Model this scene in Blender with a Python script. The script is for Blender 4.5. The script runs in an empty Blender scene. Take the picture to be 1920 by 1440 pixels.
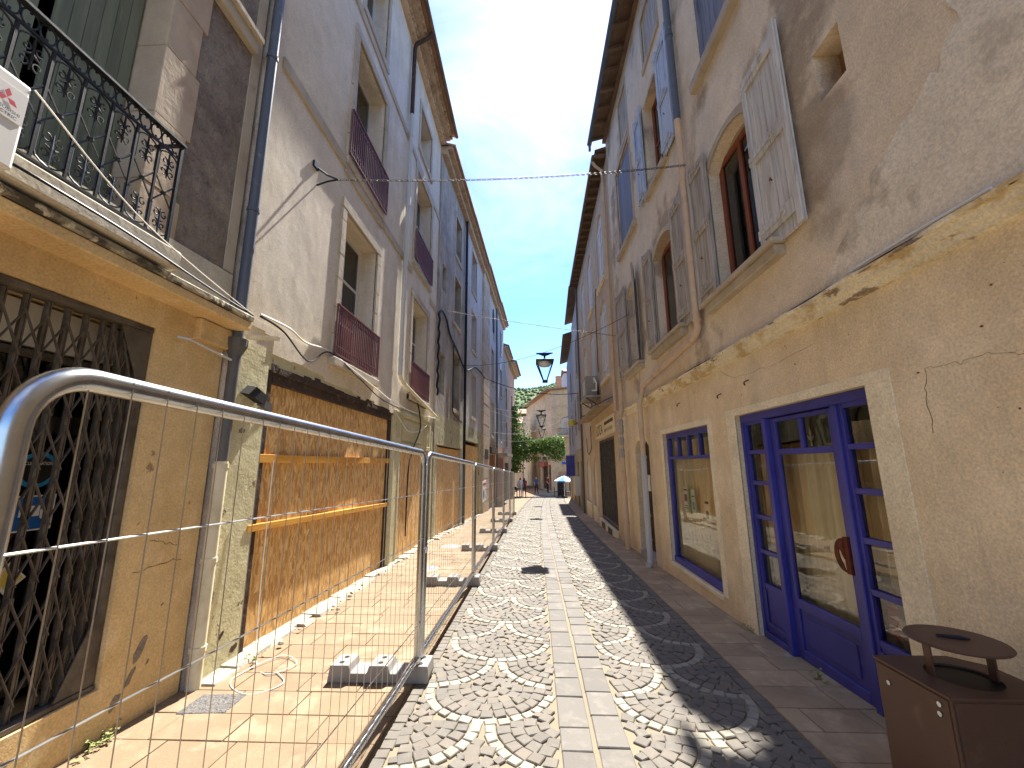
import bpy, bmesh, math, random
from mathutils import Vector, Matrix
from mathutils.geometry import tessellate_polygon
random.seed(7)
scn = bpy.context.scene
COL = scn.collection

# ---------------------------------------------------------------- camera, sky, sun, exposure
# world axes: X to the right across the street, Y along the street, Z up; metres
cam_d = bpy.data.cameras.new('camera'); cam = bpy.data.objects.new('camera', cam_d); COL.objects.link(cam)
cam_d.sensor_width = 36.0; cam_d.lens = 14.44; cam_d.clip_start = 0.05; cam_d.clip_end = 4000
fy = Vector((35, 151, 770)).normalized()
fz = Vector((-30, -3920, 770)); fz = (fz - fy * fy.dot(fz)).normalized()
fx = fy.cross(fz)
R = Matrix((fx, fy, fz))                                   # camera (x right, y down, z ahead) -> world
cx_, cy_, cz_ = R.col[0], R.col[1], R.col[2]
m = Matrix(((cx_[0], -cy_[0], -cz_[0]), (cx_[1], -cy_[1], -cz_[1]), (cx_[2], -cy_[2], -cz_[2]))).to_4x4()
m.translation = Vector((0, 0, 1.75))
cam.matrix_world = m
scn.camera = cam

SUN = Vector((0.068, 0.569, 0.820)).normalized()          # towards the sun
sun_el = math.asin(SUN.z); sun_az = math.atan2(SUN.x, SUN.y)
W = bpy.data.worlds.new('World'); scn.world = W; W.use_nodes = True
nt = W.node_tree; nt.nodes.clear()
out = nt.nodes.new('ShaderNodeOutputWorld'); bg = nt.nodes.new('ShaderNodeBackground')
sky = nt.nodes.new('ShaderNodeTexSky'); sky.sky_type = 'NISHITA'; sky.sun_disc = False
sky.sun_elevation = sun_el; sky.sun_rotation = sun_az
sky.altitude = 200; sky.air_density = 1.0; sky.dust_density = 0.25; sky.ozone_density = 3.0
tc = nt.nodes.new('ShaderNodeTexCoord')
mp = nt.nodes.new('ShaderNodeMapping'); mp.inputs['Scale'].default_value = (1.0, 0.7, 2.2); mp.inputs['Rotation'].default_value = (0.25, 0.3, 0.5)
n1 = nt.nodes.new('ShaderNodeTexNoise'); n1.inputs['Scale'].default_value = 2.6; n1.inputs['Detail'].default_value = 9; n1.inputs['Roughness'].default_value = 0.62; n1.inputs['Distortion'].default_value = 0.6
mr = nt.nodes.new('ShaderNodeMapRange'); mr.inputs[1].default_value = 0.36; mr.inputs[2].default_value = 0.70; mr.inputs[3].default_value = 0.0; mr.inputs[4].default_value = 0.85
sep = nt.nodes.new('ShaderNodeSeparateXYZ')
hr = nt.nodes.new('ShaderNodeMapRange'); hr.inputs[1].default_value = 0.36; hr.inputs[2].default_value = 0.72; hr.inputs[3].default_value = 0.10; hr.inputs[4].default_value = 1.0
mu = nt.nodes.new('ShaderNodeMath'); mu.operation = 'MULTIPLY'
mix = nt.nodes.new('ShaderNodeMixRGB'); mix.inputs['Color2'].default_value = (4.2, 4.25, 4.3, 1)
nt.links.new(tc.outputs['Generated'], mp.inputs['Vector']); nt.links.new(mp.outputs[0], n1.inputs['Vector'])
nt.links.new(n1.outputs['Fac'], mr.inputs[0]); nt.links.new(tc.outputs['Generated'], sep.inputs[0]); nt.links.new(sep.outputs['Z'], hr.inputs[0])
nt.links.new(mr.outputs[0], mu.inputs[0]); nt.links.new(hr.outputs[0], mu.inputs[1]); nt.links.new(mu.outputs[0], mix.inputs['Fac'])
hs = nt.nodes.new('ShaderNodeHueSaturation'); hs.inputs['Saturation'].default_value = 1.3; hs.inputs['Hue'].default_value = 0.512; nt.links.new(sky.outputs[0], hs.inputs['Color']); nt.links.new(hs.outputs[0], mix.inputs['Color1']); nt.links.new(mix.outputs[0], bg.inputs['Color'])
bg.inputs['Strength'].default_value = 0.05
nt.links.new(bg.outputs[0], out.inputs['Surface'])
sl = bpy.data.lights.new('sun', 'SUN'); sl.energy = 2.0; sl.angle = math.radians(0.53); sl.color = (1.0, 0.955, 0.885)
so = bpy.data.objects.new('sun', sl); so.rotation_euler = (-SUN).to_track_quat('-Z', 'Y').to_euler(); so.location = (0, 0, 30); COL.objects.link(so)
scn.view_settings.view_transform = 'Standard'; scn.view_settings.look = 'None'; scn.view_settings.gamma = 1
scn.view_settings.exposure = 2.95
scn.cycles.max_bounces = 6; scn.cycles.diffuse_bounces = 5; scn.cycles.glossy_bounces = 3; scn.cycles.transparent_max_bounces = 12
scn.cycles.sample_clamp_indirect = 6; scn.cycles.use_denoising = True

# ---------------------------------------------------------------- materials
def S(r, g, b):
    f = lambda c: (c / 255 / 12.92) if c / 255 <= 0.04045 else ((c / 255 + 0.055) / 1.055) ** 2.4
    return (f(r), f(g), f(b))
def c4(c): return (c[0], c[1], c[2], 1)
def pmat(name, base, layers=(), rough=0.85, bump=(), metal=0.0, spec=0.3, world=True, rnd=0.0, two=None):
    """layers: (colour, scale, lo, hi, amount, stretch, detail); bump: (scale, strength, distance, stretch)"""
    M = bpy.data.materials.new(name); M.use_nodes = True; t = M.node_tree; N = t.nodes; L = t.links
    b = N['Principled BSDF']; b.inputs['Roughness'].default_value = rough; b.inputs['Metallic'].default_value = metal
    b.inputs['Specular IOR Level'].default_value = spec
    if world: src = N.new('ShaderNodeNewGeometry').outputs['Position']
    else: src = N.new('ShaderNodeTexCoord').outputs['Object']
    def noise(scale, stretch, detail, rgh=0.6):
        mpn = N.new('ShaderNodeMapping'); mpn.inputs['Scale'].default_value = stretch; L.new(src, mpn.inputs['Vector'])
        n = N.new('ShaderNodeTexNoise'); n.inputs['Scale'].default_value = scale; n.inputs['Detail'].default_value = min(detail, 5)
        n.inputs['Roughness'].default_value = rgh; L.new(mpn.outputs[0], n.inputs['Vector']); return n.outputs['Fac']
    rgb = N.new('ShaderNodeRGB'); rgb.outputs[0].default_value = c4(base); cur = rgb.outputs[0]
    rv = None
    if rnd or two:
        oi = N.new('ShaderNodeObjectInfo'); gi = N.new('ShaderNodeNewGeometry')
        ad = N.new('ShaderNodeMath'); ad.operation = 'ADD'; L.new(oi.outputs['Random'], ad.inputs[0]); L.new(gi.outputs['Random Per Island'], ad.inputs[1])
        fr = N.new('ShaderNodeMath'); fr.operation = 'FRACT'; L.new(ad.outputs[0], fr.inputs[0]); rv = fr.outputs[0]
    if two:
        mx = N.new('ShaderNodeMixRGB'); mx.inputs['Color2'].default_value = c4(two); L.new(cur, mx.inputs['Color1']); L.new(rv, mx.inputs['Fac']); cur = mx.outputs[0]
    for (col, sc, lo, hi, amt, st, det) in layers:
        f = noise(sc, st, det)
        r = N.new('ShaderNodeMapRange'); r.inputs[1].default_value = lo; r.inputs[2].default_value = hi; r.inputs[4].default_value = amt; L.new(f, r.inputs[0])
        mx = N.new('ShaderNodeMixRGB'); mx.inputs['Color2'].default_value = c4(col); L.new(cur, mx.inputs['Color1']); L.new(r.outputs[0], mx.inputs['Fac']); cur = mx.outputs[0]
    if any(q in name for q in ('render', 'plaster', 'paint', 'cornice', 'surround', 'ledge', 'band')) and 'window' not in name and 'blue' not in name[:5]:
        for (sc, lo_, hi_) in ((60, .80, 1.17), (17, .94, 1.06), (2.4, .91, 1.08)):
            f = noise(sc, U, 2.5, .7); rg_ = N.new('ShaderNodeMapRange'); rg_.inputs[1].default_value = .3; rg_.inputs[2].default_value = .7; rg_.inputs[3].default_value = lo_; rg_.inputs[4].default_value = hi_; L.new(f, rg_.inputs[0])
            mg = N.new('ShaderNodeMixRGB'); mg.blend_type = 'MULTIPLY'; mg.inputs['Fac'].default_value = 1; L.new(cur, mg.inputs['Color1']); L.new(rg_.outputs[0], mg.inputs['Color2']); cur = mg.outputs[0]
    if rnd:
        h = N.new('ShaderNodeHueSaturation'); r = N.new('ShaderNodeMapRange'); r.inputs[3].default_value = 1 - rnd; r.inputs[4].default_value = 1 + rnd
        wn = N.new('ShaderNodeTexWhiteNoise'); wn.noise_dimensions = '1D'; L.new(rv, wn.inputs['W']); L.new(wn.outputs['Value'], r.inputs[0])
        L.new(r.outputs[0], h.inputs['Value']); L.new(cur, h.inputs['Color']); cur = h.outputs[0]
    L.new(cur, b.inputs['Base Color'])
    prev = None
    for (sc, stg, dist, st) in bump:
        f = noise(sc, st, 3.5, 0.65); bp = N.new('ShaderNodeBump'); bp.inputs['Strength'].default_value = stg; bp.inputs['Distance'].default_value = dist
        L.new(f, bp.inputs['Height'])
        if prev: L.new(prev, bp.inputs['Normal'])
        prev = bp.outputs[0]
    if prev: L.new(prev, b.inputs['Normal'])
    return M
U = (1, 1, 1); VS = (1, 1, 0.12); VS2 = (6, 6, 0.5)
MT = {}
def add(k, *a, **kw): MT[k] = pmat(k, *a, **kw)
# rendered walls
add('cream_render', S(218, 204, 180), [(S(226, 216, 198), 0.5, .4, .65, .8, U, 6), (S(160, 148, 132), 1.3, .52, .75, .55, VS, 7), (S(140, 130, 118), 5, .6, .8, .35, U, 8), (S(206, 190, 160), .35, .5, .6, .4, U, 3)],
    bump=[(.8, .35, .06, (1, 1, .6)), (7, .28, .008, U), (70, .3, .003, U)])
add('pale_yellow_paint', S(202, 194, 156), [(S(184, 176, 138), 1.6, .45, .7, .8, U, 6), (S(222, 216, 176), 3.2, .56, .6, .6, U, 8), (S(120, 106, 84), 5.5, .66, .69, .9, U, 9), (S(150, 136, 100), 1.1, .55, .8, .5, VS, 6)],
    bump=[(5, .5, .015, U), (40, .4, .004, U)])
add('ochre_paint', S(212, 184, 134), [(S(194, 160, 106), 1.4, .45, .7, .7, U, 6), (S(224, 200, 156), 3, .55, .65, .5, U, 7), (S(128, 104, 76), 7, .68, .72, .8, U, 9), (S(160, 124, 80), .9, .55, .8, .5, VS, 6)],
    bump=[(6, .4, .01, U), (90, .6, .004, U)])
add('rough_grey_plaster', S(146, 134, 120), [(S(104, 92, 82), 2.2, .4, .65, .9, U, 9), (S(166, 152, 132), 4, .52, .7, .7, U, 9), (S(86, 76, 68), 12, .55, .75, .6, U, 8), (S(176, 152, 120), .9, .55, .7, .5, VS, 6)],
    bump=[(9, 1, .05, U), (34, 1, .02, U)])
add('stone_trim', S(186, 174, 154), [(S(162, 148, 126), 2, .4, .7, .8, U, 7), (S(150, 132, 110), 8, .55, .75, .6, U, 8), (S(206, 192, 168), .8, .5, .7, .5, U, 4)],
    bump=[(10, .5, .01, U), (50, .4, .003, U)], rnd=.05)
add('quoin_stone', S(188, 170, 146), [(S(160, 134, 112), 1.8, .45, .7, .8, U, 7), (S(206, 186, 156), 5, .5, .7, .5, U, 8)], bump=[(8, .5, .012, U), (45, .4, .004, U)], rnd=.07, two=S(184, 168, 146))
add('beige_render', S(220, 201, 172), [(S(226, 212, 188), .55, .42, .62, .8, U, 7), (S(150, 130, 108), .8, .54, .62, .75, U, 8), (S(206, 196, 180), .42, .56, .64, .6, U, 5), (S(140, 122, 104), 1.2, .55, .8, .5, VS, 7), (S(122, 104, 88), 14, .68, .8, .5, U, 8)],
    bump=[(2.2, .5, .03, U), (22, .5, .008, U), (95, .6, .004, U)])
add('ochre_render', S(228, 205, 166), [(S(236, 217, 184), .9, .42, .62, .8, U, 7), (S(202, 176, 136), .55, .52, .7, .7, U, 7), (S(170, 138, 98), 1.5, .56, .78, .5, VS, 7), (S(196, 182, 150), .7, .58, .7, .5, U, 5), (S(110, 84, 60), 26, .73, .76, .9, U, 3), (S(150, 128, 98), 2.4, .62, .75, .35, VS2, 6)],
    bump=[(2.5, .35, .02, U), (26, .45, .008, U), (110, .8, .004, U)])
add('patched_render', S(224, 211, 188), [(S(230, 220, 200), .7, .42, .62, .8, U, 5), (S(144, 126, 104), .75, .54, .60, .8, U, 5), (S(166, 150, 128), 2.2, .55, .7, .5, U, 5), (S(140, 124, 106), 1.6, .62, .66, .6, U, 5)], bump=[(2.2, .5, .03, U), (26, .6, .008, U), (110, .7, .004, U)])
add('peeling_cornice', S(232, 219, 188), [(S(200, 172, 122), 3, .5, .56, .9, (1, .5, 1), 8), (S(140, 118, 92), 6, .62, .65, .9, (1, .4, 1), 9), (S(238, 226, 196), 2.2, .55, .6, .7, U, 6), (S(98, 66, 48), 9, .7, .72, .9, U, 8)],
    bump=[(5, .9, .02, (1, .5, 1)), (18, .8, .01, U), (60, .4, .004, U)])
add('door_surround', S(236, 222, 190), [(S(224, 206, 170), 2, .45, .7, .7, U, 6), (S(170, 150, 116), 1.4, .6, .8, .5, VS, 6)], bump=[(30, .3, .004, U)])
add('pink_beige_render', S(206, 182, 148), [(S(192, 166, 130), .8, .45, .7, .7, U, 6), (S(218, 200, 170), 1.8, .5, .7, .5, U, 6), (S(150, 128, 100), 1.2, .58, .8, .5, VS, 7)], bump=[(20, .3, .006, U)])
add('grey_old_render', S(166, 156, 142), [(S(134, 124, 112), 1.3, .42, .68, .9, U, 9), (S(190, 180, 164), 2.4, .5, .66, .8, (1, 1, .4), 9), (S(120, 108, 92), 5, .58, .7, .6, (1, .5, .4), 8), (S(176, 152, 118), .7, .55, .75, .5, U, 5)],
    bump=[(3, .8, .05, (1, 1, .5)), (12, .7, .02, (1, 1, .5)), (40, .5, .006, U)])
add('pale_grey_render', S(196, 190, 182), [(S(170, 164, 158), .9, .45, .7, .8, VS, 7), (S(210, 202, 190), 2, .5, .7, .5, U, 6), (S(140, 132, 122), 4, .64, .75, .6, U, 8)], bump=[(4, .5, .03, U), (30, .4, .006, U)])
add('green_grime_plaster', S(176, 170, 136), [(S(196, 188, 150), 1.8, .45, .65, .8, U, 8), (S(106, 98, 80), 2.6, .58, .66, .85, U, 9), (S(140, 132, 96), 6, .5, .7, .5, U, 8)], bump=[(4, .8, .03, U), (18, .6, .01, U)])
add('blue_grey_render', S(168, 168, 172), [(S(146, 146, 152), .8, .45, .7, .8, VS, 7), (S(184, 180, 174), 2.2, .55, .7, .5, U, 6)], bump=[(6, .5, .02, U)])
add('tan_render', S(188, 170, 136), [(S(158, 140, 110), .7, .42, .68, .8, U, 8), (S(206, 182, 148), 2, .52, .7, .6, U, 7), (S(120, 98, 80), 1.2, .6, .8, .5, VS, 6)], bump=[(8, .5, .02, U)])
add('rosy_render', S(178, 146, 128), [(S(156, 126, 112), .9, .45, .7, .8, U, 6)], bump=[(8, .5, .02, U)])
add('dark_interior', S(44, 40, 36), rough=.95)
add('room_wall', S(120, 108, 92), [(S(96, 86, 74), 1.2, .4, .7, .7, U, 5)])
# timber, metal, plastic
add('white_shutter_wood', S(208, 204, 196), [(S(172, 166, 158), 3, .42, .62, .8, (9, 9, .5), 8), (S(120, 110, 100), 5, .6, .72, .8, (10, 10, .6), 8), (S(206, 204, 200), 7, .55, .62, .6, (4, 4, .8), 7)],
    rough=.8, bump=[(6, .6, .006, (10, 10, .6)), (40, .4, .002, U)], rnd=.08)
add('weathered_shutter_wood', S(182, 174, 162), [(S(144, 134, 122), 3, .42, .62, .9, (9, 9, .5), 8), (S(186, 178, 164), 6, .55, .66, .6, (8, 8, .6), 8), (S(90, 78, 66), 5, .64, .74, .7, (10, 10, .6), 8)],
    rough=.85, bump=[(6, .7, .006, (10, 10, .6)), (40, .4, .002, U)], rnd=.1)
add('pale_blue_shutter', S(186, 198, 214), [(S(120, 134, 158), 3, .48, .66, .8, (9, 9, .5), 8), (S(196, 204, 216), 6, .55, .66, .6, (8, 8, .6), 8)], rough=.7, bump=[(6, .5, .005, (10, 10, .6))], rnd=.06)
add('slate_blue_shutter', S(124, 128, 142), [(S(80, 84, 104), 3, .45, .65, .7, (9, 9, .5), 8), (S(132, 136, 152), 6, .6, .7, .5, (8, 8, .6), 8)], rough=.7, bump=[(6, .5, .005, (10, 10, .6))], rnd=.06)
add('green_shutter_wood', S(120, 128, 112), [(S(100, 108, 94), 2.4, .42, .66, .8, (9, 9, .5), 8), (S(148, 158, 132), 5, .58, .7, .5, (8, 8, .6), 8)], rough=.7, bump=[(6, .5, .004, (10, 10, .6))], rnd=.06)
add('brown_window_wood', S(146, 84, 56), [(S(112, 60, 40), 3, .42, .66, .8, (9, 9, .5), 7)], rough=.55, bump=[(6, .3, .003, (10, 10, .6))])
add('white_window_paint', S(214, 210, 200), [(S(180, 174, 162), 4, .5, .75, .6, VS, 6)], rough=.6)
add('blue_paint', S(64, 64, 152), [(S(46, 46, 120), 2, .4, .7, .7, U, 5), (S(76, 78, 156), 9, .6, .75, .4, (3, 3, .6), 7), (S(30, 30, 70), 14, .68, .74, .5, U, 8)], rough=.42, spec=.5, bump=[(12, .15, .003, (6, 6, .7)), (60, .12, .001, U)])
add('batten_pine', S(216, 160, 66), [(S(186, 128, 46), 2, .42, .66, .8, (7, .5, 7), 7), (S(230, 184, 100), 6, .56, .7, .5, (8, .6, 8), 6)], rough=.7, bump=[(5, .3, .003, (9, .6, 9))], rnd=.08)
add('dark_timber', S(72, 56, 44), [(S(48, 36, 30), 3, .4, .66, .8, U, 8), (S(112, 92, 74), 6, .58, .7, .7, U, 8)], bump=[(9, .8, .02, U)])
add('eave_timber', S(120, 100, 84), [(S(90, 74, 62), 3, .4, .66, .8, (1, 1, 1), 7), (S(146, 124, 104), 7, .56, .7, .5, U, 7)], bump=[(9, .5, .01, U)], rnd=.1)
add('galvanised', S(186, 188, 190), [(S(160, 164, 168), 9, .42, .64, .6, U, 5), (S(206, 206, 204), 22, .5, .7, .5, U, 4)], rough=.27, metal=1.0, bump=[(26, .08, .002, U)])
add('fence_wire', S(190, 190, 188), [(S(146, 142, 134), 9, .45, .7, .5, U, 4)], rough=.38, metal=1.0)
add('gate_iron', S(104, 96, 86), [(S(70, 62, 54), 6, .42, .66, .8, U, 8), (S(126, 116, 102), 14, .55, .7, .6, U, 7), (S(98, 62, 42), 9, .62, .7, .5, U, 8)], rough=.62, metal=.35, bump=[(40, .4, .003, U)])
add('black_iron', S(28, 30, 32), [(S(52, 54, 56), 18, .5, .72, .6, U, 6)], rough=.42, metal=.3, spec=.5, bump=[(50, .25, .002, U)])
add('maroon_iron', S(112, 66, 66), [(S(84, 46, 46), 7, .42, .68, .8, U, 6), (S(136, 96, 92), 16, .6, .72, .5, U, 6)], rough=.6, spec=.4)
add('zinc_pipe', S(92, 97, 106), [(S(84, 90, 100), 4, .45, .7, .7, VS, 6), (S(132, 138, 146), 9, .58, .72, .5, U, 6)], rough=.5, metal=.15, bump=[(18, .2, .003, U)])
add('grey_plastic_pipe', S(98, 98, 98), [(S(78, 76, 74), 3, .45, .7, .7, U, 6), (S(140, 134, 122), 6, .62, .7, .5, U, 7)], rough=.5)
add('pale_grey_pipe', S(188, 188, 184), [(S(160, 158, 150), 3, .48, .7, .7, VS, 6)], rough=.45)
add('cream_pipe', S(206, 178, 146), [(S(180, 150, 118), 4, .5, .7, .7, U, 6), (S(214, 196, 168), 9, .56, .7, .5, U, 6)], rough=.6, bump=[(30, .2, .003, U)])
add('cream_metal_pipe', S(214, 206, 178), [(S(176, 166, 134), 4, .5, .68, .7, U, 7), (S(150, 118, 84), 10, .66, .7, .8, U, 8)], rough=.55)
add('rust', S(116, 62, 40), [(S(74, 40, 28), 12, .42, .66, .8, U, 8), (S(150, 86, 52), 26, .55, .7, .6, U, 6)], rough=.85, metal=.2, bump=[(60, .5, .003, U)])
add('corten_bin', S(88, 62, 48), [(S(120, 100, 84), 3.5, .6, .64, .35, (1, 1, .4), 5), (S(60, 44, 36), 22, .66, .7, .6, (1, 1, .3), 4), (S(82, 56, 42), 2.5, .42, .66, .7, U, 6), (S(116, 90, 74), 7, .6, .72, .4, U, 6)], rough=.5, metal=.1, spec=.4, bump=[(90, .15, .001, U)])
add('bin_liner', S(14, 14, 14), rough=.5)
add('concrete', S(170, 164, 156), [(S(146, 140, 132), 6, .42, .66, .7, U, 8), (S(190, 186, 178), 20, .56, .7, .5, U, 6)], rough=.9, bump=[(60, .5, .004, U)])
add('fence_foot_rubber', S(150, 146, 140), [(S(122, 118, 112), 9, .42, .66, .6, U, 8)], rough=.85, bump=[(90, .4, .002, U)])
add('grey_band_cement', S(186, 178, 160), [(S(160, 150, 132), 2, .45, .7, .7, U, 7), (S(216, 208, 190), 5, .55, .7, .5, U, 7)], bump=[(14, .5, .01, U)])
add('lichen_ledge', S(150, 140, 118), [(S(70, 64, 56), 6, .48, .56, .95, (1, .6, 1), 9), (S(206, 196, 168), 9, .56, .62, .9, U, 8)], bump=[(12, .8, .012, U)])
add('ac_white', S(222, 220, 212), [(S(200, 198, 190), 3, .5, .7, .5, VS, 5)], rough=.45)
add('ac_grille', S(150, 142, 128), [(S(120, 112, 100), 4, .45, .7, .5, U, 5)], rough=.6)
add('white_cable', S(226, 222, 210), rough=.5)
add('black_cable', S(26, 25, 25), rough=.5)
add('steel_chain', S(104, 100, 96), rough=.5, metal=.6)
add('black_lamp_metal', S(26, 26, 28), rough=.4, metal=.2)
add('terracotta', S(166, 132, 104), [(S(136, 104, 82), 3, .42, .66, .8, U, 7), (S(196, 160, 124), 6, .55, .7, .6, U, 7), (S(96, 78, 64), 9, .6, .72, .6, U, 7)], bump=[(20, .4, .006, U)], rnd=.15)
add('mossy_tile', S(120, 96, 76), [(S(86, 72, 60), 3, .42, .66, .8, U, 7), (S(150, 124, 98), 6, .55, .7, .6, U, 7)], bump=[(20, .4, .006, U)], rnd=.15)
add('genoise_tile', S(186, 166, 142), [(S(156, 132, 110), 4, .42, .66, .8, U, 7), (S(214, 194, 164), 7, .56, .7, .6, U, 7), (S(110, 88, 70), 9, .62, .72, .7, U, 7)], bump=[(20, .4, .006, U)], rnd=.16)
add('curtain', S(238, 228, 202), [(S(224, 210, 178), 3, .45, .7, .5, (2, 2, .2), 4)], rough=.95)
add('paper_white', S(228, 226, 220), rough=.9)
add('print_dark', S(34, 32, 32), rough=.8)
add('print_red', S(190, 28, 56), rough=.6)
add('print_blue', S(30, 98, 176), rough=.6)
add('print_cyan', S(40, 140, 190), rough=.6)
add('print_yellow', S(220, 200, 90), rough=.6)
add('print_green', S(70, 150, 110), rough=.7)
add('poster_red', S(150, 84, 74), rough=.6)
# ground
add('sett_stone', S(106, 101, 93), [(S(94, 90, 84), 3, .42, .7, .7, U, 7), (S(122, 116, 106), 16, .52, .72, .6, U, 7), (S(158, 150, 135), 60, .62, .72, .35, U, 5)], rough=.75, spec=.3, bump=[(22, .4, .004, U), (90, .35, .002, U)], rnd=.08, two=S(114, 105, 94))
add('white_sett', S(150, 144, 130), [(S(132, 126, 111), 8, .45, .7, .7, U, 7), (S(142, 134, 118), 22, .6, .72, .6, U, 7)], rough=.75, bump=[(25, .5, .006, U)], rnd=.08)
add('strip_slab', S(106, 101, 94), [(S(102, 98, 93), 2.4, .42, .66, .7, U, 7), (S(130, 123, 113), 7, .52, .7, .6, U, 7), (S(104, 98, 92), 14, .64, .72, .5, U, 7)], rough=.75, bump=[(14, .4, .006, U), (70, .35, .003, U)], rnd=.12)
add('joint_sand', S(132, 123, 104), [(S(124, 115, 96), 3, .42, .66, .7, U, 7), (S(130, 116, 92), 20, .55, .72, .5, U, 7)], rough=.95, bump=[(60, .6, .006, U)])
add('pavement_slab', S(132, 113, 88), [(S(124, 103, 78), 1.6, .42, .66, .7, U, 7), (S(152, 136, 112), 3, .55, .62, .6, U, 5), (S(112, 94, 74), .9, .58, .64, .6, U, 5), (S(148, 130, 104), 5, .52, .7, .55, U, 7), (S(96, 76, 56), 110, .62, .7, .5, U, 3), (S(180, 162, 134), 90, .6, .7, .4, U, 3), (S(120, 96, 72), 9, .62, .74, .4, U, 8)], rough=.8, bump=[(80, .4, .003, U), (12, .2, .006, U)], rnd=.07)
add('pavement_slab_brown', S(170, 148, 118), [(S(140, 120, 96), 1.6, .42, .66, .8, U, 7), (S(206, 180, 148), 5, .52, .7, .5, U, 7), (S(120, 98, 80), 100, .62, .7, .5, U, 3), (S(130, 108, 90), 4, .6, .74, .5, U, 8)], rough=.8, bump=[(80, .4, .003, U), (12, .2, .006, U)], rnd=.09)
add('pavement_joint', S(140, 112, 84), [(S(110, 88, 66), 20, .45, .7, .6, U, 6)], rough=.95, bump=[(70, .5, .004, U)])
add('ground_soil', S(150, 136, 116), [(S(126, 112, 94), .6, .42, .66, .7, U, 7)], rough=.95)
add('tarmac_patch', S(110, 106, 102), [(S(70, 68, 66), 60, .45, .6, .9, U, 5), (S(160, 156, 150), 90, .56, .7, .7, U, 4)], rough=.9, bump=[(70, 1, .01, U)])
add('iron_cover', S(120, 118, 120), [(S(90, 90, 94), 12, .45, .7, .7, U, 6)], rough=.55, metal=.5, bump=[(60, .5, .003, U)])
add('rubble_cement', S(150, 143, 128), [(S(176, 166, 148), 4, .42, .66, .8, U, 8), (S(166, 160, 148), 12, .52, .7, .6, U, 7)], bump=[(8, .8, .02, U), (40, .6, .008, U)], rnd=.12)
# nature, people
add('leaf', S(112, 138, 56), [(S(70, 98, 38), 1.2, .42, .66, .7, U, 5)], rough=.6, rnd=.3, two=S(70, 96, 38))
def translucent(k, amt):
    t = MT[k].node_tree; N = t.nodes; b = N['Principled BSDF']; o = [x for x in N if x.type == 'OUTPUT_MATERIAL'][0]; tr = N.new('ShaderNodeBsdfTranslucent'); mx = N.new('ShaderNodeMixShader'); mx.inputs[0].default_value = amt
    t.links.new(b.inputs['Base Color'].links[0].from_socket, tr.inputs['Color']); t.links.new(b.outputs[0], mx.inputs[1]); t.links.new(tr.outputs[0], mx.inputs[2]); t.links.new(mx.outputs[0], o.inputs['Surface'])
translucent('leaf', .25)
add('weed_leaf', S(120, 130, 72), rough=.7, rnd=.3, two=S(160, 160, 100))
add('bark', S(96, 78, 60), rough=.9, bump=[(20, .6, .01, U)])
add('hill_grass', S(100, 112, 72), [(S(64, 88, 44), .045, .44, .56, .9, U, 9), (S(150, 146, 104), .03, .56, .66, .6, U, 8), (S(52, 76, 40), .16, .5, .6, .8, U, 8)], rough=.95)
add('skin', S(196, 150, 122), rough=.6); add('hair', S(42, 32, 26), rough=.7)
add('cloth_white', S(214, 214, 216), rough=.85); add('cloth_dark', S(44, 42, 50), rough=.85); add('cloth_maroon', S(110, 44, 50), rough=.85); add('cloth_blue', S(70, 90, 130), rough=.85)
add('parasol_blue', S(84, 150, 214), rough=.8); add('parasol_white', S(226, 234, 240), rough=.8)
add('patio_black', S(24, 24, 26), rough=.6)

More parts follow.
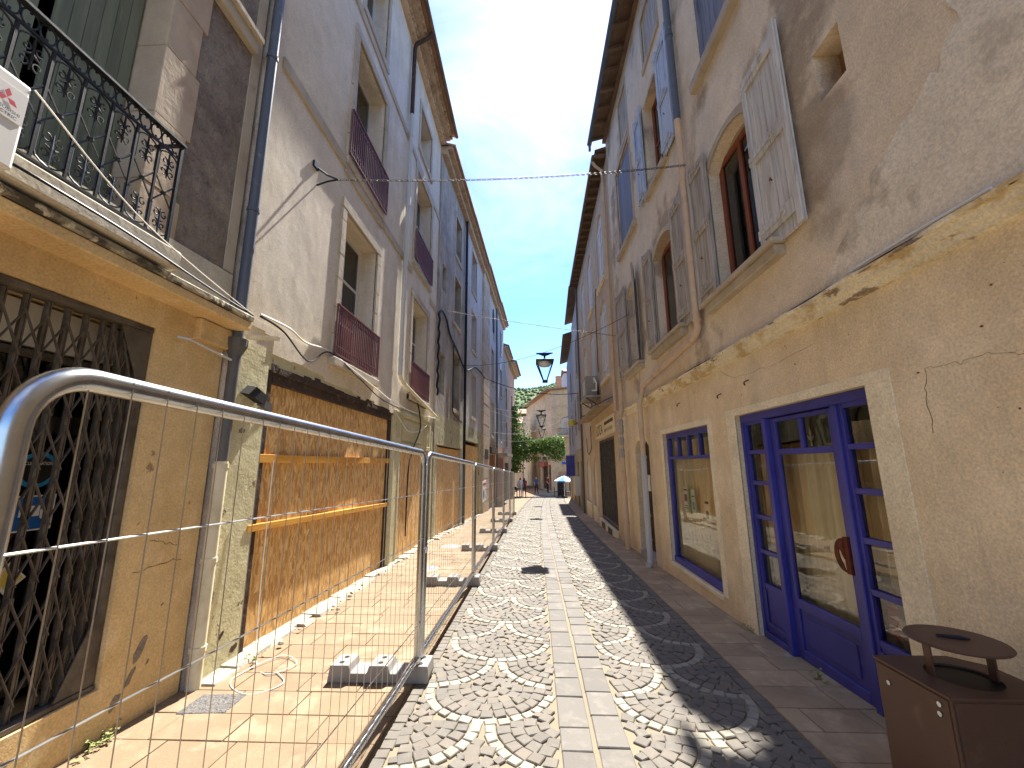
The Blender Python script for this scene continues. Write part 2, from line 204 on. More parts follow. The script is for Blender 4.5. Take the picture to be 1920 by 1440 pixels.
def osb():
    M = pmat('osb_board', S(196, 140, 66), rough=.75); t = M.node_tree; N = t.nodes; L = t.links; b = N['Principled BSDF']
    geo = N.new('ShaderNodeNewGeometry'); oi = N.new('ShaderNodeObjectInfo')
    nz = N.new('ShaderNodeTexNoise'); nz.inputs['Scale'].default_value = 2.4; nz.inputs['Detail'].default_value = 4; L.new(geo.outputs['Position'], nz.inputs['Vector'])
    ad = N.new('ShaderNodeVectorMath'); ad.operation = 'MULTIPLY_ADD'; ad.inputs[1].default_value = (.10, .10, .10); L.new(nz.outputs['Color'], ad.inputs[0]); L.new(geo.outputs['Position'], ad.inputs[2])
    cur = None; hs = []
    for i, (rot, sc) in enumerate(((0.35, 16), (-0.5, 19), (0.05, 13))):
        mpn = N.new('ShaderNodeMapping'); mpn.vector_type = 'TEXTURE'; mpn.inputs['Rotation'].default_value = (rot, 0, 0); mpn.inputs['Scale'].default_value = (1, 1, 4.2); mpn.inputs['Location'].default_value = (i * 3.1, i * 1.7, i * 2.3)
        L.new(ad.outputs[0], mpn.inputs['Vector'])
        v = N.new('ShaderNodeTexVoronoi'); v.inputs['Scale'].default_value = sc * 2.6; L.new(mpn.outputs[0], v.inputs['Vector']); sp = N.new('ShaderNodeSeparateColor'); L.new(v.outputs['Color'], sp.inputs[0]); hs.append(sp.outputs[0])
    m1 = N.new('ShaderNodeMath'); m1.operation = 'MAXIMUM'; L.new(hs[0], m1.inputs[0]); L.new(hs[1], m1.inputs[1])
    m2 = N.new('ShaderNodeMath'); m2.operation = 'MULTIPLY'; L.new(m1.outputs[0], m2.inputs[0]); L.new(hs[2], m2.inputs[1])
    cr = N.new('ShaderNodeValToRGB'); e = cr.color_ramp.elements; e[0].position = 0; e[0].color = c4(S(180, 136, 80)); e[1].position = 1; e[1].color = c4(S(242, 214, 160))
    for p, c in ((.18, S(206, 160, 98)), (.45, S(222, 180, 116)), (.72, S(232, 194, 132))): x = e.new(p); x.color = c4(c)
    L.new(m2.outputs[0], cr.inputs[0])
    h = N.new('ShaderNodeHueSaturation'); r = N.new('ShaderNodeMapRange'); r.inputs[3].default_value = .93; r.inputs[4].default_value = 1.07; L.new(oi.outputs['Random'], r.inputs[0]); L.new(r.outputs[0], h.inputs['Value']); L.new(cr.outputs[0], h.inputs['Color'])
    L.new(h.outputs[0], b.inputs['Base Color'])
    bp = N.new('ShaderNodeBump'); bp.inputs['Strength'].default_value = .5; bp.inputs['Distance'].default_value = .004; L.new(m2.outputs[0], bp.inputs['Height']); L.new(bp.outputs[0], b.inputs['Normal'])
    MT['osb'] = M
osb()
def glass(name, tint, refl, rough=0.0):
    M = bpy.data.materials.new(name); M.use_nodes = True; t = M.node_tree; N = t.nodes; N.clear(); L = t.links
    o = N.new('ShaderNodeOutputMaterial'); mx = N.new('ShaderNodeMixShader'); tr = N.new('ShaderNodeBsdfTransparent'); gl = N.new('ShaderNodeBsdfGlossy')
    tr.inputs[0].default_value = c4(tint); gl.inputs['Roughness'].default_value = rough; gl.inputs[0].default_value = (.95, .97, .96, 1)
    fr = N.new('ShaderNodeFresnel'); fr.inputs[0].default_value = 1.5; a = N.new('ShaderNodeMath'); a.operation = 'ADD'; a.use_clamp = True; a.inputs[1].default_value = refl
    nz = N.new('ShaderNodeTexNoise'); nz.inputs['Scale'].default_value = 1.6; g = N.new('ShaderNodeNewGeometry'); L.new(g.outputs['Position'], nz.inputs['Vector'])
    bp = N.new('ShaderNodeBump'); bp.inputs['Strength'].default_value = .25; bp.inputs['Distance'].default_value = .01; L.new(nz.outputs['Fac'], bp.inputs['Height']); L.new(bp.outputs[0], gl.inputs['Normal'])
    L.new(fr.outputs[0], a.inputs[0]); L.new(a.outputs[0], mx.inputs[0]); L.new(tr.outputs[0], mx.inputs[1]); L.new(gl.outputs[0], mx.inputs[2]); L.new(mx.outputs[0], o.inputs[0]); MT[name] = M
glass('shop_glass', (.95, .96, .95), .03); glass('window_glass', (.3, .31, .31), .02); glass('lamp_glass', (.93, .94, .94), .05)

# ---------------------------------------------------------------- mesh helpers
ROOT = {}
def ovec(o): return ROOT.get(o.name, Vector((0, 0, 0)))
class MB:
    def __init__(s): s.v = []; s.f = []
    def poly(s, pts):
        i = len(s.v); s.v += [Vector(p) for p in pts]; s.f.append(tuple(range(i, i + len(pts)))); return s
    def hexa(s, p):
        i = len(s.v); s.v += [Vector(q) for q in p]
        for q in ((0, 1, 2, 3), (7, 6, 5, 4), (0, 4, 5, 1), (1, 5, 6, 2), (2, 6, 7, 3), (3, 7, 4, 0)): s.f.append(tuple(i + k for k in q))
        return s
    def box(s, x0, x1, y0, y1, z0, z1):
        return s.hexa([(x0, y0, z0), (x1, y0, z0), (x1, y1, z0), (x0, y1, z0), (x0, y0, z1), (x1, y0, z1), (x1, y1, z1), (x0, y1, z1)])
    def fbox(s, F, y0, y1, z0, z1, w0, w1):
        return s.hexa([F(y0, z0, w0), F(y1, z0, w0), F(y1, z1, w0), F(y0, z1, w0), F(y0, z0, w1), F(y1, z0, w1), F(y1, z1, w1), F(y0, z1, w1)])
    def prism(s, pts, vec):
        vec = Vector(vec); a = [Vector(p) for p in pts]; n = len(a); i = len(s.v); s.v += a + [p + vec for p in a]
        s.f.append(tuple(range(i, i + n))); s.f.append(tuple(range(i + 2 * n - 1, i + n - 1, -1)))
        for k in range(n): s.f.append((i + k, i + (k + 1) % n, i + n + (k + 1) % n, i + n + k))
        return s
    def fprism(s, F, yz, w0, w1):
        n = len(yz); i = len(s.v); s.v += [Vector(F(y, z, w0)) for y, z in yz] + [Vector(F(y, z, w1)) for y, z in yz]
        s.f.append(tuple(range(i, i + n))); s.f.append(tuple(range(i + 2 * n - 1, i + n - 1, -1)))
        for k in range(n): s.f.append((i + k, i + (k + 1) % n, i + n + (k + 1) % n, i + n + k))
        return s
    def bar(s, a, b, w, h, up=(0, 0, 1)):
        a = Vector(a); b = Vector(b); d = (b - a).normalized(); u = Vector(up); sd = d.cross(u)
        if sd.length < 1e-4: sd = d.cross(Vector((1, 0, 0)))
        sd.normalize(); u = sd.cross(d); p = []
        for q in (a, b):
            for sx, sy in ((-1, -1), (1, -1), (1, 1), (-1, 1)): p.append(q + sd * (sx * w / 2) + u * (sy * h / 2))
        return s.hexa(p)
    def tube(s, path, r, n=8, closed=False):
        P = [Vector(p) for p in path]; m_ = len(P); i0 = len(s.v); ref = None
        for k in range(m_):
            if closed: t = P[(k + 1) % m_] - P[k - 1]
            else: t = P[min(k + 1, m_ - 1)] - P[max(k - 1, 0)]
            t.normalize()
            if ref is None:
                ref = t.cross(Vector((0, 0, 1)));
                if ref.length < .05: ref = t.cross(Vector((1, 0, 0)))
            ref = (ref - t * ref.dot(t)); ref.normalize(); b = t.cross(ref)
            rr = r[k] if isinstance(r, (list, tuple)) else r
            for j in range(n):
                a = 2 * math.pi * j / n; s.v.append(P[k] + ref * (math.cos(a) * rr) + b * (math.sin(a) * rr))
        for k in range(m_ if closed else m_ - 1):
            for j in range(n):
                a = i0 + k * n; c = i0 + ((k + 1) % m_) * n; s.f.append((a + j, a + (j + 1) % n, c + (j + 1) % n, c + j))
        if not closed:
            s.f.append(tuple(i0 + j for j in range(n))[::-1]); s.f.append(tuple(i0 + (m_ - 1) * n + j for j in range(n)))
        return s
    def lathe(s, prof, c, n=16):
        c = Vector(c); i0 = len(s.v)
        for r, z in prof:
            for j in range(n): a = 2 * math.pi * j / n; s.v.append(c + Vector((r * math.cos(a), r * math.sin(a), z)))
        for k in range(len(prof) - 1):
            for j in range(n): s.f.append((i0 + k * n + j, i0 + k * n + (j + 1) % n, i0 + (k + 1) * n + (j + 1) % n, i0 + (k + 1) * n + j))
        s.f.append(tuple(i0 + j for j in range(n))[::-1]); s.f.append(tuple(i0 + (len(prof) - 1) * n + j for j in range(n)))
        return s
    def build(s, name, mat, parent=None, smooth=False, origin=None, fix=True, bevel=0, seg=1):
        o0 = ovec(parent) if parent else Vector(origin or (0, 0, 0))
        me = bpy.data.meshes.new(name); me.from_pydata([v - o0 for v in s.v], [], s.f)
        if fix:
            bm = bmesh.new(); bm.from_mesh(me); bmesh.ops.recalc_face_normals(bm, faces=bm.faces); bm.to_mesh(me); bm.free()
        me.materials.append(MT[mat] if isinstance(mat, str) else mat)
        if smooth:
            me.shade_smooth()
            try: me.set_sharp_from_angle(angle=math.radians(40))
            except Exception: pass
        o = bpy.data.objects.new(name, me); COL.objects.link(o)
        if parent: o.parent = parent; ROOT[o.name] = o0
        else: o.location = o0; ROOT[o.name] = o0
        if bevel:
            bv = o.modifiers.new('bevel', 'BEVEL'); bv.width = bevel; bv.segments = seg; bv.limit_method = 'ANGLE'
        return o
def tag(o, label=None, cat=None, group=None, kind=None):
    if label: o['label'] = label
    if cat: o['category'] = cat
    if group: o['group'] = group
    if kind: o['kind'] = kind
    return o
def thing(name, label, cat, loc, group=None):
    o = bpy.data.objects.new(name, None); o.location = loc; o.empty_display_size = .2; COL.objects.link(o); ROOT[o.name] = Vector(loc)
    return tag(o, label, cat, group)
def copy_tree(o, loc, label):
    def rec(x, par):
        c = x.copy(); COL.objects.link(c)
        if par: c.parent = par
        for ch in [q for q in x.children]: rec(ch, c)
        return c
    r = rec(o, None); r.location = loc; r['label'] = label; ROOT[r.name] = Vector(loc); return r
def inst(o_mesh, name, parent, loc, rot=0, scale=(1, 1, 1)):
    """one more piece that shares mesh data; loc in world, parent gives the offset"""
    o = bpy.data.objects.new(name, o_mesh); o.location = Vector(loc) - ovec(parent); o.rotation_euler = (0, 0, rot) if not isinstance(rot, tuple) else rot
    o.scale = scale; o.parent = parent; COL.objects.link(o); return o
def mesh_only(mb, name, mat):
    me = bpy.data.meshes.new(name); me.from_pydata(mb.v, [], mb.f)
    bm = bmesh.new(); bm.from_mesh(me); bmesh.ops.recalc_face_normals(bm, faces=bm.faces); bm.to_mesh(me); bm.free()
    me.materials.append(MT[mat]); return me
def text_mesh(txt, size, place, name, mat, parent, thick=.002, sx=1.0):
    """lettering: place(u, v, d) maps the text plane to the world"""
    cu = bpy.data.curves.new('t', 'FONT'); cu.body = txt; cu.size = size; cu.extrude = 0; cu.align_x = 'CENTER'; cu.align_y = 'CENTER'; cu.resolution_u = 3
    ob = bpy.data.objects.new('t', cu); COL.objects.link(ob); dg = bpy.context.evaluated_depsgraph_get(); me = bpy.data.meshes.new_from_object(ob.evaluated_get(dg))
    mb = MB(); mb.v = [Vector(place(v.co.x * sx, v.co.y, 0)) for v in me.vertices]; mb.f = [tuple(p.vertices) for p in me.polygons]
    bpy.data.objects.remove(ob); return mb.build(name, mat, parent, fix=False)

# ---------------------------------------------------------------- ground heights and facade frames
def g(y): return -0.03 * (min(y, 40) - 2)
def road_x(y): return 0.012 * (y - 4) + 0.0009 * max(0, y - 10) ** 2
def FL1(y, z, w): return Vector((-2.9 + w, y, z))
def FL2(y, z, w): return Vector((-2.85 + w, y, z))
def FLX(y, z, w): return Vector((-2.8 + 0.04 * (y - 12) + w, y, z))
def FR1(y, z, w): return Vector((2.45 - w, y, z))
def FR2(y, z, w): return Vector((2.45 + 0.019 * (y - 11.1) - w, y, z))
def FR3(y, z, w): return Vector((2.635 + 0.045 * (y - 20.8) - w, y, z))
def arch(y0, y1, z0, zs, rise, n=8):
    p = [(y0, z0), (y1, z0)]
    for k in range(n + 1):
        t = k / n; y = y1 + (y0 - y1) * t; p.append((y, zs + rise * math.sin(math.pi * t) ** (.8)))
    return p
def rect(y0, y1, z0, z1): return [(y0, z0), (y1, z0), (y1, z1), (y0, z1)]
def pane_poly(F, y0, y1, z0, z1, w):
    p = [F(y0, z0, w), F(y1, z0, w), F(y1, z1, w), F(y0, z1, w)]; n = (p[1] - p[0]).cross(p[3] - p[0])
    return MB().poly(p if n.dot(F(y0, z0, w + .1) - p[0]) > 0 else p[::-1])
def facade(root, F, outer, holes, mat, depth=.25, name='wall'):
    mb = MB(); loops = [outer] + holes; flat = [p for l in loops for p in l]
    tris = tessellate_polygon([[Vector((y, z, 0)) for y, z in l] for l in loops])
    mb.v = [F(y, z, 0) for y, z in flat]; mb.f = [tuple(t) for t in tris]
    for h in holes:
        n = len(h)
        for k in range(n):
            a, b = h[k], h[(k + 1) % n]; mb.poly([F(*a, 0), F(*b, 0), F(*b, -depth), F(*a, -depth)])
    return mb.build(name, mat, root, fix=False)
def shell(root, F, y0, y1, zt, depth, mat, zb=-2.0):
    """the rest of the house: side walls and back wall"""
    mb = MB()
    mb.fbox(F, y0 + .01, y0 + .2, zb, zt, -depth, -.3).fbox(F, y1 - .2, y1 - .01, zb, zt, -depth, -.3).fbox(F, y0 + .01, y1 - .01, zb, zt, -depth - .2, -depth)
    a = MB().fbox(F, y0 + .004, y0 + .2, zb, zt, -.3, -.003).fbox(F, y1 - .2, y1 - .004, zb, zt, -.3, -.003)
    mb.v += a.v; mb.f += [tuple(i + 24 for i in q) for q in a.f]
    return mb.build('side_wall', mat, root)
def floors(root, F, y0, y1, zs, depth):
    mb = MB()
    for z in zs: mb.fbox(F, y0 + .21, y1 - .21, z - .12, z, -depth + .01, -.32)
    return mb.build('floor_slab', 'dark_interior', root)
def roof(root, F, y0, y1, ze, over, depth, mat='terracotta', thick=.07, pitch=.32):
    mb = MB(); zr = ze + pitch * (depth / 2 + over)
    for (wa, za, wb, zb) in ((over, ze, -depth / 2, zr), (-depth / 2, zr, -depth - .3, ze)):
        mb.hexa([F(y0, za, wa), F(y1, za, wa), F(y1, zb, wb), F(y0, zb, wb), F(y0, za + thick, wa), F(y1, za + thick, wa), F(y1, zb + thick, wb), F(y0, zb + thick, wb)])
    return mb.build('roof', mat, root)
def glazed(root, F, y0, y1, z0, z1, w, mat, cols=2, rows=1, fr=.06, pane_mat='window_glass', name='window', rise=0):
    """a window frame with its panes"""
    mb = MB(); t = .05
    mb.fbox(F, y0, y0 + fr, z0, z1, w - t, w).fbox(F, y1 - fr, y1, z0, z1, w - t, w).fbox(F, y0 + fr, y1 - fr, z0, z0 + fr, w - t, w).fbox(F, y0 + fr, y1 - fr, z1 - fr, z1, w - t, w)
    ya = [y0 + fr + (y1 - y0 - 2 * fr) * k / cols for k in range(cols + 1)]; za = [z0 + fr + (z1 - z0 - 2 * fr) * k / rows for k in range(rows + 1)]
    for k in range(1, cols): mb.fbox(F, ya[k] - fr * .45, ya[k] + fr * .45, z0 + fr, z1 - fr, w - t + .004, w - .004)
    for k in range(1, rows): mb.fbox(F, y0 + fr, y1 - fr, za[k] - fr * .3, za[k] + fr * .3, w - t + .008, w - .008)
    o = mb.build(name, mat, root)
    for i in range(cols):
        for j in range(rows):
            pane_poly(F, ya[i], ya[i + 1], za[j], za[j + 1], w - t * .5).build('pane', pane_mat, o, fix=False)
    return o
def surround(root, F, y0, y1, z0, z1, wid, w, mat, name='window_surround', sill=True):
    mb = MB(); j = lambda: random.uniform(-.012, .012)
    zz = z0
    mb.fbox(F, y0 - wid, y1 + wid, z1, z1 + wid * 1.1, -.02, w)
    while zz < z1 - .001:
        h = min(random.uniform(.36, .6), z1 - zz)
        if z1 - zz - h < .15: h = z1 - zz
        mb.fbox(F, y0 - wid + j(), y0, zz, zz + h - .006, -.02, w - .002 + j() * .1); mb.fbox(F, y1, y1 + wid + j(), zz, zz + h - .006, -.02, w - .002 + j() * .1); zz += h
    if sill: mb.fbox(F, y0 - wid, y1 + wid, z0 - .14, z0 - .003, -.02, w + .02)
    return mb.build(name, mat, root, bevel=.006)
def shutter(root, F, y0, y1, z0, z1, w, mat, n=4, rails=(.12, .5, .88), hinge_side=None, top=None, iron='rust', frame=True, iron_detail=True):
    """boarded shutter lying at distance w from the wall; planks are pieces of it"""
    mb = MB(); h = z1 - z0; st = .07 if y1 - y0 > .4 else .05
    topz = (lambda y: z1) if top is None else top
    if frame:
        for a, b in ((y0, y0 + st), (y1 - st, y1)): mb.fprism(F, [(a, z0), (b, z0), (b, topz(b)), (a, topz(a))], w + .022, w + .045)
    for r in rails:
        zc = z0 + h * r; mb.fbox(F, y0 + (st if frame else 0), y1 - (st if frame else 0), zc - .075, zc + .075, w + .024, w + .043)
    o = mb.build('shutter', mat, root, bevel=.004)
    for k in range(n):
        a = y0 + (y1 - y0) * k / n + .0025; b = y0 + (y1 - y0) * (k + 1) / n - .0025
        MB().fprism(F, [(a, z0 + .004), (b, z0 + .004), (b, topz(b) - .004), (a, topz(a) - .004)], w, w + .021 + random.uniform(-.002, .001)).build('plank', mat, o)
    if hinge_side is not None and iron_detail:
        for r in rails:
            zc = z0 + h * r; yy = y0 if hinge_side == 0 else y1; s_ = 1 if hinge_side == 0 else -1
            q = MB().fbox(F, yy, yy + s_ * (y1 - y0) * .55, zc - .018, zc + .018, w + .046, w + .052)
            q.tube([F(yy + s_ * (y1 - y0) * (.55 + .07 * (1 - math.cos(t))), zc + .03 * math.sin(t), w + .05) for t in [k * math.pi / 5 for k in range(10)]], .006, 5)
            q.tube([F(yy, zc - .05, w + .04), F(yy, zc + .05, w + .04)], .013, 6); q.build('strap_hinge', mat, o)
        yy = y0 + (y1 - y0) * .5
        MB().tube([F(yy + .02, z0 + h * .3, w + .03), F(yy + .02, z0 + h * .3, w + .06), F(yy, z0 + h * .3 + .012, w + .062), F(yy - .015, z0 + h * .3 - .03, w + .06)], .0055, 5).build('latch', iron, o)
    return o
def downpipe(root, path, r, mat, name='downpipe', rings=(), ring_mat=None):
    o = MB().tube(path, r, 12).build(name, mat, root, smooth=True)
    for p, d in rings:
        p = Vector(p); d = Vector(d).normalized() * .02; MB().tube([p - d, p + d], r * 1.16, 12).build('pipe_collar', ring_mat or mat, o)
    return o

# ---------------------------------------------------------------- ground, road, pavements
def strip(name, xa, xb, dz, mat, y0=-6, y1=60, parent=None):
    mb = MB(); ys = [y0 + k * 1.0 for k in range(int(y1 - y0) + 1)]
    for y in ys: mb.v += [Vector((xa(y), y, g(y) + dz)), Vector((xb(y), y, g(y) + dz))]
    for k in range(len(ys) - 1): mb.f.append((2 * k, 2 * k + 1, 2 * k + 3, 2 * k + 2))
    o = mb.build(name, mat, parent, fix=False); return o
mb = MB(); ys = [-400, -6, 2, 40, 120, 1500]; gx = [-900, -3.3, 3.3, 900]
for y in ys:
    for x in gx: mb.v.append(Vector((x, y, g(max(y, -6)) - .06)))
for j in range(5):
    for i in range(3): a = j * 4 + i; mb.f.append((a, a + 1, a + 5, a + 4))
tag(mb.build('ground', 'ground_soil', fix=False), kind='structure')
ROAD_L, STRIP_L, STRIP_M, STRIP_R, ROAD_R = -1.0, .175, .40, .625, 1.79
road = tag(strip('road', lambda y: ROAD_L + road_x(y), lambda y: ROAD_R + road_x(y), -.013, 'joint_sand'), kind='structure')
pav_l = tag(strip('pavement_left', lambda y: -3.1, lambda y: ROAD_L + road_x(y), -.010, 'pavement_joint'), kind='structure')
pav_r = tag(strip('pavement_right', lambda y: ROAD_R + road_x(y), lambda y: 4.6, -.010, 'pavement_joint'), kind='structure')

def block(sx, sy, h, ch, jit=0.0, seed=0):
    """stone piece, top at z = 0, chamfered and slightly uneven"""
    rr = random.Random(seed); b = MB(); J = lambda: rr.uniform(-jit, jit)
    c = [(-1, -1), (1, -1), (1, 1), (-1, 1)]; outer = [(x * sx / 2 + J(), y * sy / 2 + J()) for x, y in c]
    b.v = [Vector((x, y, -h)) for x, y in outer] + [Vector((x, y, -ch)) for x, y in outer] + [Vector((x - math.copysign(ch, x), y - math.copysign(ch, y), J() * .25)) for x, y in outer]
    for k in range(4):
        n = (k + 1) % 4; b.f += [(k, n, 4 + n, 4 + k), (4 + k, 4 + n, 8 + n, 8 + k)]
    b.f.append((8, 9, 10, 11)); return b
sett_v = [mesh_only(block(.093, .089, .05, .005, .006, i), 'sett', 'sett_stone') for i in range(12)]
white_v = [mesh_only(block(.070, .084, .05, .005, .005, i + 30), 'white_sett', 'white_sett') for i in range(8)]
raw_s = [block(.093, .089, .05, .005, .006, i) for i in range(12)]; raw_w = [block(.070, .084, .05, .005, .005, i + 30) for i in range(8)]
P_, r_ = 1.02, .545
grey, white = [], []
def lane(cx, x0, x1, yb):
    discs = []
    for k in range(-2, 46):
        discs.append((cx, yb + r_ + k * P_))
        for s in (-1, 1): discs.append((cx + s * r_, yb + r_ + (k + .5) * P_))
    rows = [r_ - .045 - .0945 * k for k in range(6)]
    for (dx, dy) in discs:
        near = [q for q in discs if q[1] > dy + .01 and abs(q[0] - dx) < 2.2 * r_ and q[1] - dy < 2.2 * r_]
        for ri, rad in enumerate(rows):
            if rad < .03: n = 1
            else: n = max(3, int(round(2 * math.pi * rad / (.094 if ri else .096))))
            for k in range(n):
                a = 2 * math.pi * (k + (.5 if ri % 2 else .25)) / n + .2 * ri; x = dx + rad * math.cos(a); y = dy + rad * math.sin(a)
                if x < x0 + .025 or x > x1 - .025 or y < 2.0 or y > 41: continue
                if ri == 0 and math.sin(a) > .12: continue
                if any((x - q[0]) ** 2 + (y - q[1]) ** 2 < (r_ + .02) ** 2 for q in near): continue
                (white if ri == 0 else grey).append((x, y, a + random.uniform(-.09, .09), random.uniform(.94, 1.05)))
for cx, x0, x1, yb in ((-.352, -.90, STRIP_L - .012, 3.27), (1.158, STRIP_R + .012, 1.70, 3.16)):
    lane(cx, x0, x1, yb)
for xx in (-.952, 1.745):
    y = 2.0
    while y < 41: grey.append((xx + random.uniform(-.004, .004), y, random.uniform(-.05, .05), 1.0)); y += .095
def fill_gaps():
    H = {}
    def key(x, y): return (int(math.floor(x / .1)), int(math.floor(y / .1)))
    for q in grey + white: H.setdefault(key(q[0], q[1]), []).append((q[0], q[1], q[2]))
    rr = random.Random(77)
    for (xa, xb) in ((-.90, STRIP_L - .02), (STRIP_R + .02, 1.695)):
        x = xa + .03
        while x < xb - .02:
            y = 2.3
            while y < 24:
                px, py = x + rr.uniform(-.008, .008), y + rr.uniform(-.008, .008); kx, ky = key(px, py); dm_ = 9; ang_ = 0
                for i in (-1, 0, 1):
                    for j in (-1, 0, 1):
                        for q in H.get((kx + i, ky + j), ()):
                            d2 = (q[0] - px) ** 2 + (q[1] - py) ** 2
                            if d2 < dm_: dm_, ang_ = d2, q[2]
                d = math.sqrt(dm_)
                if d > .072:
                    grey.append((px, py, ang_, min(.95, (d - .043) / .046))); H.setdefault((kx, ky), []).append((px, py, ang_))
                y += .016
            x += .016
fill_gaps()
def put(lst, variants, raws, name, limit, fieldname, mat):
    lst.sort(key=lambda q: q[1] + .15 * abs(q[0]))
    vis = [q for q in lst if q[1] > 2.72 and abs(q[0] - .05) < q[1] * 1.15]; far = vis[limit:]; near = vis[:limit]
    for (x, y, a, s) in near:
        inst(random.choice(variants), name, road, (x + road_x(y), y, g(y) + random.uniform(-.003, .004)), (random.uniform(-.018, .018), random.uniform(-.018, .018), a), (s, s, 1))
    mb = MB()
    for (x, y, a, s) in far:
        b = random.choice(raws); i = len(mb.v); ca, sa = math.cos(a) * s, math.sin(a) * s; z0 = g(y) + random.uniform(-.003, .004); tx, ty = random.uniform(-.018, .018), random.uniform(-.018, .018) - .03; X = x + road_x(y)
        mb.v += [Vector((X + v.x * ca - v.y * sa, y + v.x * sa + v.y * ca, z0 + v.z + v.x * tx + v.y * ty)) for v in b.v]; mb.f += [tuple(i + k for k in f) for f in b.f]
    tag(mb.build(fieldname, mat, road, fix=False), kind='stuff')
put(grey, sett_v, raw_s, 'sett', 300, 'sett_field', 'sett_stone')
put(white, white_v, raw_w, 'white_sett', 220, 'white_sett_field', 'white_sett')
# the two rows of slabs along the middle of the road
cnt = 0
for (xa, xb) in ((STRIP_L, STRIP_M - .012), (STRIP_M + .012, STRIP_R)):
    y = 2.3 + random.uniform(0, .2)
    while y < 40:
        L_ = random.uniform(.24, .42); w_ = xb - xa - .008; yc = y + L_ / 2
        if yc > 2.7:
            b = block(w_, L_ - .012, .05, .006, .004, int(y * 100)); me = mesh_only(b, 'strip_slab', 'strip_slab')
            inst(me, 'strip_slab', road, ((xa + xb) / 2 + road_x(yc), yc, g(yc) + random.uniform(-.002, .003)), (random.uniform(-.008, .008) - .03, random.uniform(-.01, .01), -.012))
        y += L_
# pavement slabs, courses across the pavement
def slabs(parent, xa, xb, y0, y1, lens, dep, mat, limit, name, seed):
    rr = random.Random(seed); variants = {}; n = 0; rest = MB()
    y = y0; row = 0
    while y < y1:
        d = dep * rr.uniform(.93, 1.07); a, b = xa(y), xb(y); x = b
        first = True
        while x > a + .05:
            l = lens * rr.uniform(.8, 1.2) * (rr.uniform(.4, .9) if first else 1); first = False
            if x - l < a + .12: l = x - a
            xc, yc = x - l / 2, y + d / 2; dz = rr.uniform(-.002, .002)
            bk = block(l - .008, d - .008, .04, .003, .001, n)
            if yc > 1.9 or xc < 0:
                if n < limit:
                    me = mesh_only(bk, name, mat); inst(me, name, parent, (xc, yc, g(yc) + dz), (-.03 + rr.uniform(-.003, .003), rr.uniform(-.003, .003), 0))
                else:
                    i = len(rest.v); rest.v += [Vector((xc + v.x, yc + v.y, g(yc) + dz + v.z - .03 * v.y)) for v in bk.v]; rest.f += [tuple(i + k for k in f) for f in bk.f]
                n += 1
            x -= l
        y += d; row += 1
    if rest.v: tag(rest.build(name + '_field', mat, parent, fix=False), kind='stuff')
slabs(pav_l, lambda y: -2.93, lambda y: ROAD_L + road_x(y) - .012, 1.7, 40, .52, .33, 'pavement_slab', 300, 'paving_slab', 3)
slabs(pav_r, lambda y: ROAD_R + road_x(y) + .012, lambda y: 2.60 + max(0, y - 11) * .05, 2.0, 38, .46, .31, 'pavement_slab_brown', 240, 'brown_paving_slab', 5)
# rough cement strip at the foot of the boarded bays
mb = MB(); rr = random.Random(2); y = 3.75
while y < 20:
    d = rr.uniform(.12, .3); x1 = FLX(y, 0, 0)[0] if y > 12 else -2.85; wd = rr.uniform(.10, .22); h = rr.uniform(.012, .04)
    mb.prism([(x1 - .06, y, g(y) - .02), (x1 + wd + rr.uniform(-.03, .03), y, g(y) - .02), (x1 + wd * .8, y, g(y) + h), (x1 - .06, y, g(y) + h + .01)], (0, d + .02, -.03 * d)); y += d
tag(mb.build('cement_strip', 'rubble_cement'), kind='structure')

# ---------------------------------------------------------------- left side: house with the iron balcony and folding gate
A1 = thing('townhouse', 'ochre ground floor house with black iron balcony, green shutters and folding gate', 'building', (-2.9, 0, 0))
YB = 3.64
facade(A1, FL1, [(-4, -.6), (YB, -.6), (YB, 3.06), (-4, 3.06)], [rect(.45, 2.95, .30, 2.82)], 'ochre_paint', .42, 'ground_floor_wall')
facade(A1, FL1, [(-4, 3.06), (YB, 3.06), (YB, 12.2), (-4, 12.2)], [rect(.85, 2.62, 3.46, 6.05), rect(.85, 2.62, 7.0, 9.3)], 'rough_grey_plaster', .30, 'upper_wall')
shell(A1, FL1, -4, YB, 12.2, 6, 'grey_old_render'); floors(A1, FL1, -4, YB, (3.1, 6.6, 9.8), 6); roof(A1, FL1, -4, YB, 12.3, .45, 6)
MB().fbox(FL1, -3.7, 3.4, -.2, 3.0, -2.6, -2.5).build('shop_back_wall', 'room_wall', A1)
# projecting ledge with lichen edge, cement band above
MB().fbox(FL1, -4, 3.67, 3.035, 3.115, -.02, .235).build('ledge', 'ochre_paint', A1, bevel=.01)
MB().fbox(FL1, -4, 3.675, 3.118, 3.175, -.02, .25).build('ledge_top', 'lichen_ledge', A1, bevel=.012)
MB().fprism(FL1, [(3.28, 2.84), (3.665, 2.84), (3.665, 3.03), (3.28, 3.03)], -.02, .06).build('ledge_bracket', 'ochre_paint', A1, bevel=.01)
MB().hexa([FL1(-4, 3.178, -.02), FL1(3.60, 3.178, -.02), FL1(3.60, 3.60, -.02), FL1(-4, 3.42, -.02), FL1(-4, 3.178, .04), FL1(3.60, 3.178, .04), FL1(3.60, 3.58, .03), FL1(-4, 3.40, .03)]).build('cement_band', 'grey_band_cement', A1)
